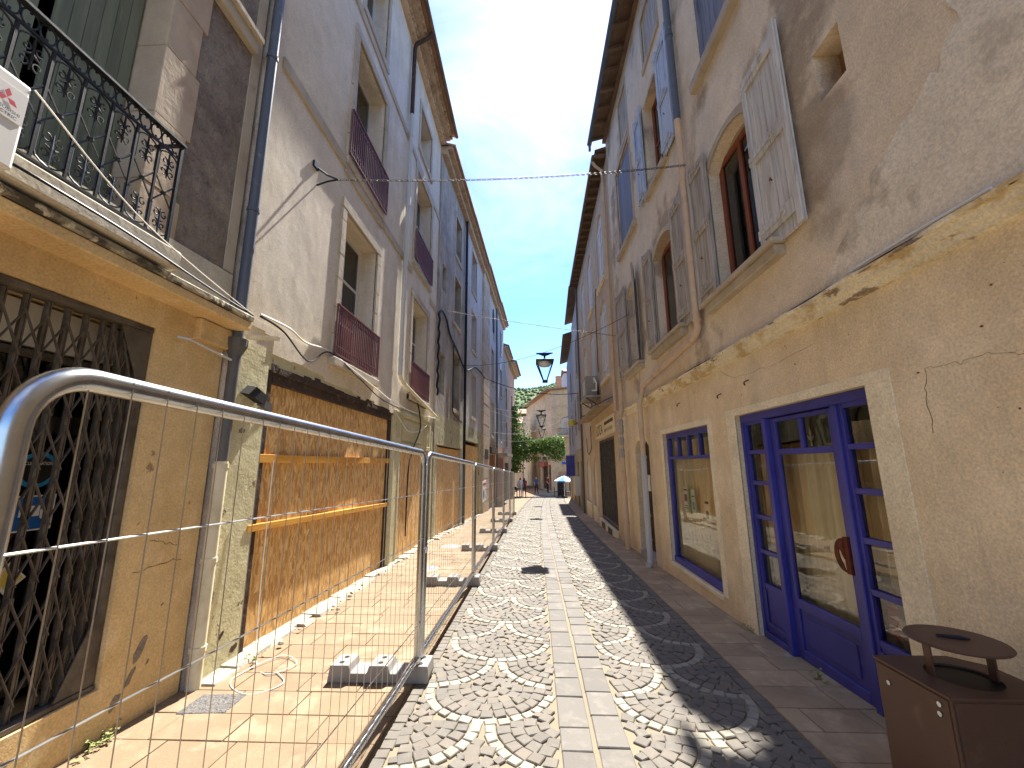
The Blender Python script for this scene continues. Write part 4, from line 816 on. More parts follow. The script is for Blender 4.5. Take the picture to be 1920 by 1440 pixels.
# ---- blue shop door: side lights, door leaf
def panes(parent, F, y0, y1, zs, w):
    for a, b in zip(zs[:-1], zs[1:]): pane_poly(F, y0, y1, a, b, w).build('pane', 'shop_glass', parent, fix=False)
WD = -.07
fr = MB().fbox(FR1, 3.06, 5.01, 2.215, 2.30, -.16, WD + .02).fbox(FR1, 3.06, 3.10, -.14, 2.215, -.16, WD + .02).fbox(FR1, 4.97, 5.01, -.14, 2.215, -.16, WD + .02).fbox(FR1, 3.455, 3.52, -.14, 2.215, -.16, WD + .025).fbox(FR1, 4.475, 4.545, -.14, 2.215, -.16, WD + .035)
door = fr.build('shop_door', 'blue_paint', B1, bevel=.006)
zs5 = [.45, .80, 1.165, 1.53, 1.87, 2.20]
def sidelight(y0, y1, nm):
    q = MB().fbox(FR1, y0, y0 + .035, .40, 2.213, -.12, WD).fbox(FR1, y1 - .035, y1, .40, 2.213, -.12, WD)
    for z in zs5: q.fbox(FR1, y0 + .035, y1 - .035, z - .022, z + .022, -.12, WD - .004)
    q.fbox(FR1, y0, y1, -.13, .428, -.115, WD - .01).fbox(FR1, y0, y1, -.13, -.02, -.07, WD + .022).fbox(FR1, y0 + .005, y1 - .005, .05, .085, -.07, WD + .006).fbox(FR1, y0 + .005, y0 + .07, .085, .40, -.07, WD + .004).fbox(FR1, y1 - .07, y1 - .005, .085, .40, -.07, WD + .004)
    o = q.build(nm, 'blue_paint', door, bevel=.005)
    return o
sidelight(3.10, 3.455, 'side_light'); sidelight(4.545, 4.97, 'side_light')
lf = MB(); y0, y1 = 3.522, 4.473
lf.fbox(FR1, y0, y0 + .09, -.07, 2.205, -.13, WD - .015).fbox(FR1, y1 - .09, y1, -.07, 2.205, -.13, WD - .015).fbox(FR1, y0 + .09, y1 - .09, 2.165, 2.205, -.13, WD - .015).fbox(FR1, y0 + .09, y1 - .09, 1.83, 1.885, -.13, WD - .017).fbox(FR1, y0 + .09, y1 - .09, .385, .475, -.13, WD - .017).fbox(FR1, (y0 + y1) / 2 - .025, (y0 + y1) / 2 + .025, 1.885, 2.165, -.13, WD - .018)
lf.fbox(FR1, y0 + .09, y1 - .09, -.07, .385, -.125, WD - .035).fbox(FR1, y0 + .09, y1 - .09, -.07, .03, -.12, WD - .016).fbox(FR1, y0 + .17, y1 - .17, .09, .33, -.12, WD - .022)
leaf = lf.build('door_leaf', 'blue_paint', door, bevel=.006)
panes(leaf and door, FR1, 3.135, 3.42, zs5, -.10); panes(door, FR1, 4.58, 4.935, zs5, -.10)
panes(door, FR1, 3.61, 4.385, [.475, 1.83], -.11); panes(door, FR1, 3.61, 3.97, [1.885, 2.165], -.11); panes(door, FR1, 4.02, 4.385, [1.885, 2.165], -.11)
hp = [(3.60 - .0, 1.14)]; 
cres = [(3.585 + .0, 1.15)] 
ang = [math.pi * (.5 + k / 12) for k in range(13)]
outer = [(3.60 - .105 * math.cos(a), 1.02 + .13 * math.sin(a)) for a in ang]; inner = [(3.60 - .055 * math.cos(a), 1.03 + .085 * math.sin(a)) for a in ang[::-1]]
MB().fprism(FR1, outer + inner[2:-4] + [(3.60, .985)], WD + .02, WD + .032).build('door_handle', 'rust', door, bevel=.003)
MB().fbox(FR1, 3.555, 3.605, .88, 1.16, WD - .015, WD + .022).build('handle_plate', 'rust', door)
MB().fbox(FR1, 3.02, 4.55, -.16, -.075, -.12, .03).build('door_sill', 'concrete', B1, bevel=.008)
# ---- blue shop window
WW = -.06
sw = MB().fbox(FR1, 5.80, 7.76, 2.19, 2.28, -.14, WW).fbox(FR1, 5.80, 7.76, .08, .18, -.14, WW + .02).fbox(FR1, 5.80, 5.87, .18, 2.19, -.14, WW).fbox(FR1, 7.69, 7.76, .18, 2.19, -.14, WW).fbox(FR1, 5.87, 7.69, 1.82, 1.87, -.14, WW - .004)
ye = [5.87 + 1.82 * k / 4 for k in range(5)]
for y in ye[1:-1]: sw.fbox(FR1, y - .022, y + .022, 1.87, 2.19, -.14, WW - .006)
swin = sw.build('shop_window', 'blue_paint', B1, bevel=.006)
for a, b in zip(ye[:-1], ye[1:]): panes(swin, FR1, a + .022, b - .022, [1.87, 2.19], -.10)
panes(swin, FR1, 5.87, 7.69, [.18, 1.82], -.10)
MB().fbox(FR1, 5.80, 7.76, .02, .078, -.14, .02).build('window_sill', 'door_surround', B1, bevel=.006)
# curtains hanging inside the shop
def curtain(y0, y1, z0, z1, w, amp, seed, nm='curtain'):
    rr = random.Random(seed); b = MB(); n = int((y1 - y0) / .009); ph = 0
    for k in range(n + 1):
        y = y0 + (y1 - y0) * k / n; ph += rr.uniform(.22, .85); a = amp * (.6 + .4 * math.sin(y * 3 + seed)); ww = w + a * math.sin(ph)
        b.v += [FR1(y, z0, ww), FR1(y, z1, ww)]
    for k in range(n): b.f.append((2 * k, 2 * k + 1, 2 * k + 3, 2 * k + 2))
    return b.build(nm, 'curtain', B1, smooth=False, fix=False)
curtain(5.82, 7.74, .12, 2.14, -.235, .075, 3); curtain(3.08, 4.98, -.05, 1.86, -.275, .075, 5)
curtain(3.7, 3.95, 1.2, 2.12, -.55, .02, 8)
MB().fbox(FR1, 3.0, 8.3, -.3, 2.9, -2.7, -2.6).build('shop_back_wall', 'room_wall', B1)
MB().fbox(FR1, 8.30, 8.45, -.3, 2.9, -2.7, -.25).build('partition_wall', 'room_wall', B1)
def fleur(yc, zc, s):
    b = MB(); F = FR1
    b.fprism(F, [(yc, zc + .11 * s), (yc + .018 * s, zc + .05 * s), (yc, zc), (yc - .018 * s, zc + .05 * s)], -.352, -.35)
    for q in (-1, 1): b.fprism(F, [(yc, zc + .01 * s), (yc + q * .045 * s, zc + .035 * s), (yc + q * .03 * s, zc - .005 * s), (yc, zc - .02 * s)], -.352, -.35)
    b.fprism(F, [(yc - .012 * s, zc - .06 * s), (yc + .012 * s, zc - .06 * s), (yc + .004 * s, zc), (yc - .004 * s, zc)], -.352, -.35)
    b.build('curtain_finial', 'cream_metal_pipe', B1)
for yc in (3.16, 3.29, 3.68, 4.26): fleur(yc, 1.98, 1.15)
# posters in the window
def poster(label, y0, y1, z0, z1, w, mats, mark):
    p = MB().fbox(FR1, y0, y1, z0, z1, w, w + .002).build('poster', 'paper_white', None, origin=FR1((y0 + y1) / 2, (z0 + z1) / 2, w)); tag(p, label, 'poster')
    for (a, b, c, d, mt) in mark: MB().fbox(FR1, y0 + (y1 - y0) * (1 - b), y0 + (y1 - y0) * (1 - a), z0 + (z1 - z0) * c, z0 + (z1 - z0) * d, w + .0025, w + .003).build('print', mt, p)
poster('pale poster with red print, left in the blue shop window', 7.10, 7.30, .98, 1.36, -.125, None, [(.1, .9, .85, .92, 'print_dark'), (.2, .8, .4, .7, 'cloth_maroon'), (.1, .9, .1, .14, 'print_dark'), (.1, .9, .2, .24, 'print_dark')])
poster('green and white poster beside the pale one in the shop window', 6.83, 7.05, .95, 1.34, -.128, None, [(0, .35, 0, 1, 'print_green'), (.45, .95, .7, .75, 'print_dark'), (.5, .9, .2, .5, 'print_cyan')])
poster('tall white notice with black figure, right in the shop window', 6.30, 6.47, .80, 1.22, -.126, None, [(.1, .9, .86, .95, 'print_dark'), (.25, .75, .35, .62, 'print_dark'), (.1, .9, .2, .23, 'print_dark'), (.1, .9, .1, .13, 'print_dark')])
poster('red notice behind the lowest side light of the blue door', 3.27, 3.37, .52, .74, -.13, None, [(0, 1, .35, 1, 'poster_red'), (0, 1, 0, .3, 'poster_red')])
# ---- recessed dark entrance
MB().fbox(FR1, EN[0], EN[1], -.3, 2.28, -.26, -.21).build('entrance_door', 'dark_timber', B1)
MB().fbox(FR1, EN[0] - .02, EN[1], -.4, g(9.3) + .10, -.21, .02).build('door_step', 'concrete', B1, bevel=.01)
MB().fbox(FR1, 9.50, 9.72, 1.15, 1.5, -.21, -.19).build('letter_box', 'paper_white', B1)
MB().fprism(FR1, [(8.6, 2.30), (9.98, 2.30), (9.98, 2.36), (8.6, 2.36)], -.01, .012).build('entrance_lintel', 'ochre_render', B1)
np_ = MB().fbox(FR1, 9.22, 9.36, 2.56, 2.72, .0, .012).build('number_plate', 'print_dark', None, origin=FR1(9.29, 2.64, 0)); tag(np_, 'small dark house number plate above the recessed entrance', 'sign')
MB().fbox(FR1, 9.25, 9.33, 2.59, 2.69, .0125, .014).build('plate_face', 'paper_white', np_)
# ---- windows and shutters of the upper floors
def arched_surround(y0, y1, z0, zs, rise, wid, w):
    a = arch(y0 - wid, y1 + wid, z0, zs + wid * .6, rise); b = arch(y0, y1, z0, zs, rise); q = MB(); n = len(a); seq = list(range(1, n)) + [0]
    for k in range(len(seq) - 1):
        i, j = seq[k], seq[k + 1]; q.hexa([FR1(*a[i], -.01), FR1(*a[j], -.01), FR1(*b[j], -.01), FR1(*b[i], -.01), FR1(*a[i], w), FR1(*a[j], w), FR1(*b[j], w), FR1(*b[i], w)])
    return q.build('window_surround', 'stone_trim', B1)
for (y0, y1, z0, zs) in ((3.97, 5.02, 3.86, 5.56), (6.42, 7.50, 3.88, 5.62), (8.86, 9.66, 3.92, 5.72)):
    arched_surround(y0, y1, z0, zs, .20, .13, .02)
    glazed(B1, FR1, y0 + .01, y1 - .01, z0 + .01, zs + .12, -.15, 'brown_window_wood', 2, 1, .075)
    MB().fprism(FR1, arch(y0 + .01, y1 - .01, zs + .10, zs + .12, .08), -.2, -.16).build('arch_infill', 'stone_trim', B1)
    MB().fbox(FR1, y0 - .28, y1 + .28, z0 - .17, z0 - .06, -.02, .10).fbox(FR1, y0 - .32, y1 + .32, z0 - .06, z0 - .003, -.02, .15).build('window_sill', 'stone_trim', B1, bevel=.012)
tp = lambda ya, yb, za, zb: (lambda y: za + (zb - za) * (y - ya) / (yb - ya))
shutter(B1, FR1, 3.30, 3.93, 3.80, 5.93, .035, 'white_shutter_wood', 4, (.10, .50, .92), 1, tp(3.30, 3.93, 5.94, 5.84))
shutter(B1, FR1, 4.96, 5.52, 3.84, 5.98, .035, 'weathered_shutter_wood', 4, (.10, .50, .92), 0, tp(4.96, 5.52, 5.86, 5.99))
shutter(B1, FR1, 5.76, 6.33, 3.80, 5.98, .035, 'weathered_shutter_wood', 4, (.10, .50, .92), 1, tp(5.76, 6.33, 6.02, 5.9))
shutter(B1, FR1, 7.52, 8.02, 3.86, 5.98, .035, 'weathered_shutter_wood', 4, (.10, .50, .92), 0, tp(7.52, 8.02, 5.88, 6.0))
shutter(B1, FR1, 9.70, 10.75, 3.95, 6.22, .035, 'weathered_shutter_wood', 6, (.10, .50, .92), 0, tp(9.7, 10.75, 6.05, 6.22))
# half open leaf, standing out from the wall
ha = math.radians(19); hp_ = Vector((2.43, 8.84, 0))
FH = lambda y, z, w: hp_ + Vector((-math.sin(ha) * y - math.cos(ha) * w * 0 - .9 * w * math.cos(ha), -math.cos(ha) * y + w * math.sin(ha), z))
shutter(B1, FH, 0, .42, 3.92, 6.1, 0, 'weathered_shutter_wood', 3, (.12, .5, .88), 0)
# second floor
shutter(B1, FR1, 3.94, 4.88, 7.32, 9.24, -.08, 'slate_blue_shutter', 7, (), frame=False)
MB().fbox(FR1, 3.92, 3.97, 7.1, 9.25, -.16, -.02).fbox(FR1, 4.85, 4.90, 7.1, 9.25, -.16, -.02).build('shutter_frame', 'slate_blue_shutter', B1)
MB().fbox(FR1, 3.7, 5.1, 6.93, 7.08, -.02, .09).build('window_sill', 'stone_trim', B1, bevel=.012)
glazed(B1, FR1, 6.43, 7.41, 7.06, 8.99, -.18, 'brown_window_wood', 2, 2, .07)
MB().fbox(FR1, 6.3, 7.55, 6.92, 7.04, -.02, .08).build('window_sill', 'stone_trim', B1, bevel=.012)
shutter(B1, FR1, 5.80, 6.38, 6.95, 9.15, .035, 'pale_blue_shutter', 3, (.08, .48, .92), 1)
shutter(B1, FR1, 7.46, 7.96, 7.10, 9.12, .035, 'pale_blue_shutter', 3, (.08, .48, .92), 0)
shutter(B1, FR1, 8.62, 9.32, 7.17, 9.44, -.06, 'slate_blue_shutter', 4, (), frame=False); shutter(B1, FR1, 9.33, 10.04, 7.17, 9.44, -.06, 'slate_blue_shutter', 4, (), frame=False)
surround(B1, FR1, 8.60, 10.05, 7.15, 9.45, .10, .02, 'stone_trim', sill=False)
MB().fbox(FR1, 8.4, 10.2, 7.0, 7.13, -.02, .08).build('window_sill', 'stone_trim', B1, bevel=.012)
shutter(B1, FR1, 6.27, 7.10, 9.74, 10.83, -.06, 'weathered_shutter_wood', 5, (), frame=False); shutter(B1, FR1, 8.62, 9.30, 9.72, 10.93, -.06, 'weathered_shutter_wood', 4, (), frame=False)
surround(B1, FR1, 6.25, 7.12, 9.72, 10.85, .09, .015, 'stone_trim'); surround(B1, FR1, 8.60, 9.32, 9.70, 10.95, .09, .015, 'stone_trim')
MB().fbox(FR1, 2.72, 3.01, 4.68, 5.14, -.30, -.22).build('niche_back', 'terracotta', B1)
MB().fbox(FR1, 2.70, 2.86, 4.66, 4.90, -.20, -.12).build('niche_brick', 'terracotta', B1, bevel=.01)
# patch of newer, paler render on the nearer part of the wall
base_pp = [(3.35, 3.12), (3.1, 3.38), (2.75, 3.66), (2.42, 3.92), (2.12, 4.06), (1.98, 4.22), (2.0, 4.5), (2.1, 5.0), (2.22, 5.5), (2.3, 5.9), (2.36, 6.6), (2.42, 7.2), (2.55, 8.2), (2.6, 9.0), (2.58, 10.2), (2.55, 11.4)]
rr = random.Random(17); pp = [(-4, 3.12)]
for (y0, z0), (y1, z1) in zip(base_pp[:-1], base_pp[1:]):
    for k in range(4): t = k / 4; pp.append((y0 + (y1 - y0) * t + rr.gauss(0, .016), z0 + (z1 - z0) * t + (rr.gauss(0, .016) if 0 < len(pp) - 1 else 0)))
pp[1] = (3.35, 3.12); pp += [(2.55, 11.4), (-4, 11.4)]
MB().fprism(FR1, pp, -.01, .010).build('render_patch', 'patched_render', B1, bevel=.006)
# eaves: boards, rafters and gutter
EO = .42; ZE = 11.52
roof(B1, FR1, YA, YZ + .02, ZE, EO, 7, 'mossy_tile')
raf = mesh_only(MB().hexa([(-.0, -.045, 0), (EO + .1, -.045, -.03 - .1), (EO + .1, .045, -.13), (0, .045, 0), (0, -.045, .10), (EO + .1, -.045, -.04), (EO + .1, .045, -.04), (0, .045, .10)]), 'rafter', 'eave_timber')
y = 3.2
while y < YZ - .1: inst(raf, 'rafter', B1, (2.51, y, 11.49), (0, 0, math.pi)); y += .55
MB().fbox(FR1, YA, YZ, 11.40, 11.50, -.02, .10).build('wall_plate', 'eave_timber', B1)
gu = MB(); prof = [(.075 * math.cos(a), .075 * math.sin(a)) for a in [math.pi + math.pi * k / 8 for k in range(9)]]; prof += [(.068 * math.cos(a), .068 * math.sin(a)) for a in [2 * math.pi - math.pi * k / 8 for k in range(9)]]
gu.prism([FR1(YA, 11.50 + z, EO + .05 + w) for w, z in prof], (0, YZ - YA + .12, 0)).build('gutter', 'zinc_pipe', B1)
MB().tube([FR1(YZ + .06, 11.46, EO + .05), FR1(YZ + .10, 11.25, EO + .05)], .04, 8).build('gutter_spout', 'zinc_pipe', B1, smooth=True)
# rainwater pipe, zinc above, cream below, crossing the wall and down beside the entrance
downpipe(B1, [FR1(5.60, 11.45, EO), FR1(5.60, 11.2, .16), FR1(5.60, 11.0, .085), FR1(5.60, 7.0, .085)], .055, 'zinc_pipe', rings=[(FR1(5.60, zz, .085), (0, 0, 1)) for zz in (8.6, 10.2)])
downpipe(B1, [FR1(5.60, 7.05, .085), FR1(5.60, 3.72, .085), FR1(5.60, 3.62, .085), FR1(5.66, 3.54, .09), FR1(5.80, 3.50, .09), FR1(8.40, 3.34, .09), FR1(8.50, 3.31, .09), FR1(8.55, 3.22, .10), FR1(8.55, 3.0, .17), FR1(8.55, 1.9, .17)], .05, 'cream_pipe', rings=[(FR1(5.60, zz, .085), (0, 0, 1)) for zz in (5.95, 4.75)] + [(FR1(5.60, 3.72, .085), (0, 0, 1)), (FR1(5.85, 3.495, .09), (0, 1, -.06))])
downpipe(B1, [FR1(8.55, 1.92, .17), FR1(8.55, g(8.5) + .12, .17), FR1(8.52, g(8.5) + .05, .19), FR1(8.46, g(8.5) + .045, .24)], .058, 'pale_grey_pipe', 'pipe_shoe', rings=[(FR1(8.55, zz, .17), (0, 0, 1)) for zz in (1.88, .75, .30)])
# second pipe, wrapped, at the joint with the next house
downpipe(B1, [FR1(10.55, 3.9, .10), FR1(10.55, 3.10, .10), FR1(10.53, 2.95, .16), FR1(10.52, 2.75, .18), FR1(10.52, 1.9, .17)], .06, 'cream_pipe', 'joint_pipe')
mb = MB(); rr = random.Random(6); pa = [FR1(10.52 + rr.uniform(-.01, .01), 2.85 - .06 * k, .17) for k in range(17)]
MB().tube(pa, [.07 + rr.uniform(-.012, .016) for _ in pa], 10).build('pipe_wrapping', 'weathered_shutter_wood', B1, smooth=True)
downpipe(B1, [FR1(10.52, 1.95, .16), FR1(10.50, g(10.5), .15)], .065, 'cream_pipe', 'lower_pipe', rings=[(FR1(10.51, zz, .155), (0, 0, 1)) for zz in (1.4, .35)])
# cracks and chips in the plaster
def crack(root, F, pts, seed, r=.0016):
    rr = random.Random(seed); P = []
    for (a, b), (c, d) in zip(pts[:-1], pts[1:]):
        for k in range(6): t = k / 6; P.append(F(a + (c - a) * t + rr.gauss(0, .007), b + (d - b) * t + rr.gauss(0, .007), .010 if F is FR1 and a < 2.84 and b < 2.3 and a > 2.7 else .001))
    MB().tube(P, [r * rr.uniform(.5, 1.3) for _ in P], 4).build('crack', 'dark_timber', root)
crack(B1, FR1, [(2.87, 2.13), (2.9, 1.87), (2.86, 1.7), (2.87, 1.44), (2.86, 1.22), (2.87, .97), (2.9, .5)], 1); crack(B1, FR1, [(2.58, 2.32), (2.41, 2.31), (2.24, 2.31), (2.09, 2.28), (1.8, 2.3)], 2, .0008); crack(B1, FR1, [(2.59, 2.3), (2.62, 2.09), (2.62, 1.9)], 3); crack(B1, FR1, [(5.25, 2.9), (4.9, 2.74), (4.1, 2.72), (3.4, 2.76)], 4, .0013)
crack(A1, FL1, [(3.07, 1.01), (3.29, 1.01), (3.52, 1.01)], 5, .002); crack(A1, FL1, [(3.16, 1.21), (3.31, 1.16), (3.44, 1.13)], 6)
def chip(root, F, y, z, ry, rz, seed, mat='rough_grey_plaster', tilt=.4):
    rr = random.Random(seed); pts = []
    for k in range(11):
        a = 2 * math.pi * k / 11; q = rr.uniform(.65, 1.15); u, v = ry * q * math.cos(a), rz * q * math.sin(a); pts.append((y + u + v * tilt, z + v))
    o_ = .107 if (F is FR1 and z > 2.95) else 0; MB().fprism(F, pts, -.004 + o_, .0025 + o_).build('plaster_chip', mat, root)
for i, (y, z, ry, rz) in enumerate(((3.22, .44, .035, .10), (3.17, .27, .025, .07), (3.08, .16, .03, .06), (3.3, .32, .012, .02), (2.4, .15, .12, .05), (1.9, .18, .1, .06), (3.36, .7, .01, .012))): chip(A1, FL1, y, z, ry, rz, i)
for i, (y, z, ry, rz) in enumerate(((3.80, .55, .03, .10), (4.0, .24, .03, .035), (3.84, 1.34, .03, .03), (4.18, .06, .05, .04), (3.95, 2.1, .05, .03), (8.6, 2.3, .02, .09), (8.7, 1.6, .03, .05))): chip(A2, FL2, y, z, ry, rz, i + 20, 'dark_timber' if i % 2 else 'rough_grey_plaster')
for i in range(26):
    rr = random.Random(i + 90); chip(B1, FR1, rr.uniform(.4, 10.2), rr.uniform(3.062, 3.074), rr.uniform(.02, .09), rr.uniform(.005, .010), i + 60, 'beige_render' if i % 4 else 'rough_grey_plaster', 0)
# hooks, cable along the cornice
rr = random.Random(31)
for k in range(46):
    y, z = rr.uniform(.6, 8.6), rr.uniform(.5, 2.85)
    if (2.8 < y < 5.3 or 5.6 < y < 7.95) and z < 2.45: continue
    MB().lathe([(.004, -.004), (rr.uniform(.004, .010), .0), (.003, .006)], FR1(y, z, .001), 6).build('nail_head', 'rust', B1)
for (y, z) in ((6.75, 2.72), (5.30, 2.62), (4.62, 2.66)): MB().tube([FR1(y, z, 0), FR1(y, z - .02, .05), FR1(y - .02, z - .06, .055), FR1(y - .03, z - .04, .07)], .008, 6).build('wall_hook', 'rust', B1)
MB().tube([FR1(y, 3.115 + .012 * math.sin(y * 2.3) + (.01 if y < 3 else 0), .03) for y in [-.5 + .35 * k for k in range(29)]], .011, 6).build('wall_cable', 'black_cable', B1, smooth=True)
MB().tube([FR1(y, 3.14 + .01 * math.sin(y * 3), .045) for y in [2.0 + .12 * k for k in range(9)]], .010, 6).build('wall_cable', 'white_cable', B1, smooth=True)

# ---------------------------------------------------------------- right side: house with arched windows and metal grille
B2 = thing('townhouse', 'pale peach house with arched shuttered windows above the sign and metal grille', 'building', (2.5, 15, 0))
Y0, Y1 = 11.10, 20.8
topw = [(12.55, 13.75, 7.75, 9.9), (15.35, 16.55, 7.80, 9.9), (18.0, 19.2, 7.8, 9.9)]; loww = [(12.5, 13.9, 4.50, 6.80), (15.3, 16.6, 4.55, 6.75), (18.0, 19.2, 4.55, 6.7)]
GR = (12.35, 15.45)
ar = [(16.35, 17.35), (18.25, 19.75)]
facade(B2, FR2, [(Y0, -1.2), (Y1, -1.2), (Y1, 11.0), (Y0, 11.0)], [arch(a, b, c, d, .35) for a, b, c, d in topw + loww] + [rect(GR[0], GR[1], -.12, 2.58), rect(11.3, 11.75, 1.8, 2.9)] + [arch(a, b, -.9, 1.55, .45) for a, b in ar], 'pink_beige_render', .16, 'wall')
shell(B2, FR2, Y0, Y1, 11.0, 6, 'pink_beige_render', -1.2); floors(B2, FR2, Y0, Y1, (3.6, 7.3), 6); roof(B2, FR2, Y0, Y1, 11.15, .33, 6, 'mossy_tile')
for (a, b, c, d) in topw + loww:
    m_ = (a + b) / 2
    for (p, q) in ((a + .01, m_ - .004), (m_ + .004, b - .01)):
        shutter(B2, FR2, p, q, c + .01, d + .05, -.07, 'white_window_paint', 3, (.15, .6, .9), None, frame=True)
    MB().fprism(FR2, arch(a, b, d + .05, d + .06, .30), -.12, -.06).build('arch_infill', 'white_window_paint', B2)
    MB().fbox(FR2, a - .12, b + .12, c - .13, c - .01, -.02, .07).build('window_sill', 'door_surround', B2, bevel=.01)
raf2 = mesh_only(MB().box(0, .40, -.04, .04, -.05, .05), 'rafter', 'eave_timber')
y = Y0 + .1
while y < Y1: inst(raf2, 'rafter', B2, FR2(y, 11.08, -.05), (0, 0, math.pi)); y += .5
MB().tube([FR2(Y0 + .15, 11.12, .36), FR2(Y1, 11.12, .36)], .06, 8).build('gutter', 'mossy_tile', B2, smooth=True)
downpipe(B2, [FR2(Y0 + .35, 11.1, .36), FR2(Y0 + .35, 10.95, .30), FR2(Y0 + .35, 10.75, .08), FR2(Y0 + .35, 3.2, .08)], .05, 'cream_pipe')
downpipe(B2, [FR2(20.6, 11.0, .08), FR2(20.6, g(20.6), .08)], .05, 'grey_plastic_pipe')
MB().fbox(FR2, 11.3, 11.75, 1.8, 2.9, -.2, -.14).build('niche_back', 'dark_timber', B2)
for a, b in ar: MB().fprism(FR2, arch(a, b, -.9, 1.55, .45), -.15, -.06).build('arched_panel', 'white_window_paint', B2)
for a, b in ar: MB().fbox(FR2, a - .1, b + .1, g(17) - .3, .12, -.02, .05).build('arch_plinth', 'door_surround', B2, bevel=.01)
# metal grille door
gd = MB().fbox(FR2, GR[0], GR[0] + .06, -.1, 2.58, -.12, -.02).fbox(FR2, GR[1] - .06, GR[1], -.1, 2.58, -.12, -.02).fbox(FR2, GR[0] + .06, GR[1] - .06, 2.50, 2.58, -.12, -.02).fbox(FR2, GR[0] + .06, GR[1] - .06, -.1, .0, -.12, -.02).build('grille_door', 'gate_iron', B2)
MB().fbox(FR2, GR[0], GR[1], -.1, 2.58, -.20, -.15).build('door_back', 'dark_timber', gd)
gbm = mesh_only(MB().box(-.01, .01, -.012, .012, -1.25, 1.25), 'grille_bar', 'gate_iron')
k = GR[0] + .14
while k < GR[1] - .06: inst(gbm, 'grille_bar', gd, FR2(k, 1.25, -.07)); k += .11
for z in [.1 + .17 * q for q in range(15)]: MB().fbox(FR2, GR[0] + .06, GR[1] - .06, z - .008, z + .008, -.09, -.08).build('grille_rail', 'gate_iron', gd)
MB().fbox(FR2, GR[0] + .02, GR[1] + .1, -.5, -.12, -.1, .10).build('door_step', 'door_surround', B2, bevel=.01)
for a in (12.9, 14.2): MB().fbox(FR2, a, a + .7, -.36, -.16, .101, .11).build('vent_grate', 'gate_iron', B2)
# shop sign
sg = MB().fbox(FR2, 12.02, 15.95, 2.66, 3.22, .005, .03).build('shop_sign', 'door_surround', None, origin=FR2(14, 2.94, .02)); tag(sg, 'cream painted shop sign with black lettering above the metal grille', 'sign')
text_mesh('LOCA', .52, lambda u, v, d: FR2(15.0 - u * 1.0, 2.92 + v, .034), 'lettering', 'print_dark', sg, sx=1.1)
mb = MB(); rr = random.Random(3)
for row, z in ((0, 3.06), (1, 2.84)):
    y = 13.85
    while y > 12.25:
        l = rr.uniform(.08, .22) if row == 0 else .07; mb.fbox(FR2, y - l, y, z - .05, z + .05, .031, .034); y -= l + (.05 if row == 0 else .16)
mb.build('small_print', 'print_dark', sg)
# wooden awning
aw = thing('awning', 'sloping plank awning over the shop sign', 'awning', FR2(15, 3.4, 0))
for k in range(6):
    w0, w1 = .02 + k * .10, .02 + (k + 1) * .10 - .005; zf = lambda w: 3.52 - .24 * w
    MB().hexa([FR2(11.9, zf(w0), w0), FR2(17.6, zf(w0), w0), FR2(17.6, zf(w1), w1), FR2(11.9, zf(w1), w1), FR2(11.9, zf(w0) + .03, w0), FR2(17.6, zf(w0) + .03, w0), FR2(17.6, zf(w1) + .03, w1), FR2(11.9, zf(w1) + .03, w1)]).build('plank', 'pavement_slab_brown', aw)
for yy in (12.2, 14.7, 17.3): MB().bar(FR2(yy, 3.72, .0), FR2(yy, 3.38, .72), .03, .03).build('bracket', 'gate_iron', aw)
# air conditioner on its shelf
a2 = thing('air_conditioner', 'weathered beige air conditioner on a bracket above the plank awning', 'air conditioner', FR2(15.4, 4.1, .2))
cs = MB().fbox(FR2, 14.55, 15.95, 4.16, 4.86, .10, .50).build('casing', 'ac_grille', a2, bevel=.015)
for k in range(10): MB().fbox(FR2, 14.75, 15.5, 4.25 + k * .055, 4.275 + k * .055, .50, .508).build('louvre', 'ac_white', cs)
MB().fbox(FR2, 14.4, 16.1, 4.08, 4.14, .0, .55).build('shelf', 'concrete', a2, bevel=.006)
for yy in (14.6, 15.9): MB().bar(FR2(yy, 3.75, .0), FR2(yy, 4.07, .5), .04, .04).build('bracket', 'gate_iron', a2)
MB().tube([FR2(14.5, 4.6, .2), FR2(14.2, 4.7, .25), FR2(14.0, 4.5, .2), FR2(14.1, 4.25, .2), FR2(14.4, 4.3, .3)], .03, 8).build('hose', 'white_cable', a2, smooth=True)
MB().tube([FR2(16.6, 5.2, .05), FR2(16.7, 5.25, .12), FR2(16.6, 5.1, .15), FR2(16.4, 3.9, .06)], .018, 6).build('wall_cable', 'black_cable', B2, smooth=True)
MB().tube([FR2(14.1, 8.0, .04), FR2(14.4, 7.7, .04), FR2(14.5, 5.0, .04)], .014, 6).build('wall_cable', 'black_cable', B2, smooth=True)
MB().tube([FR2(17.3, 3.3, .05), FR2(17.3, 2.35, .05), FR2(17.8, 2.25, .05), FR2(18.2, 2.15, .05), FR2(18.6, 2.3, .06), FR2(18.8, 2.9, .06)], .014, 6).build('wall_cable', 'black_cable', B2, smooth=True)

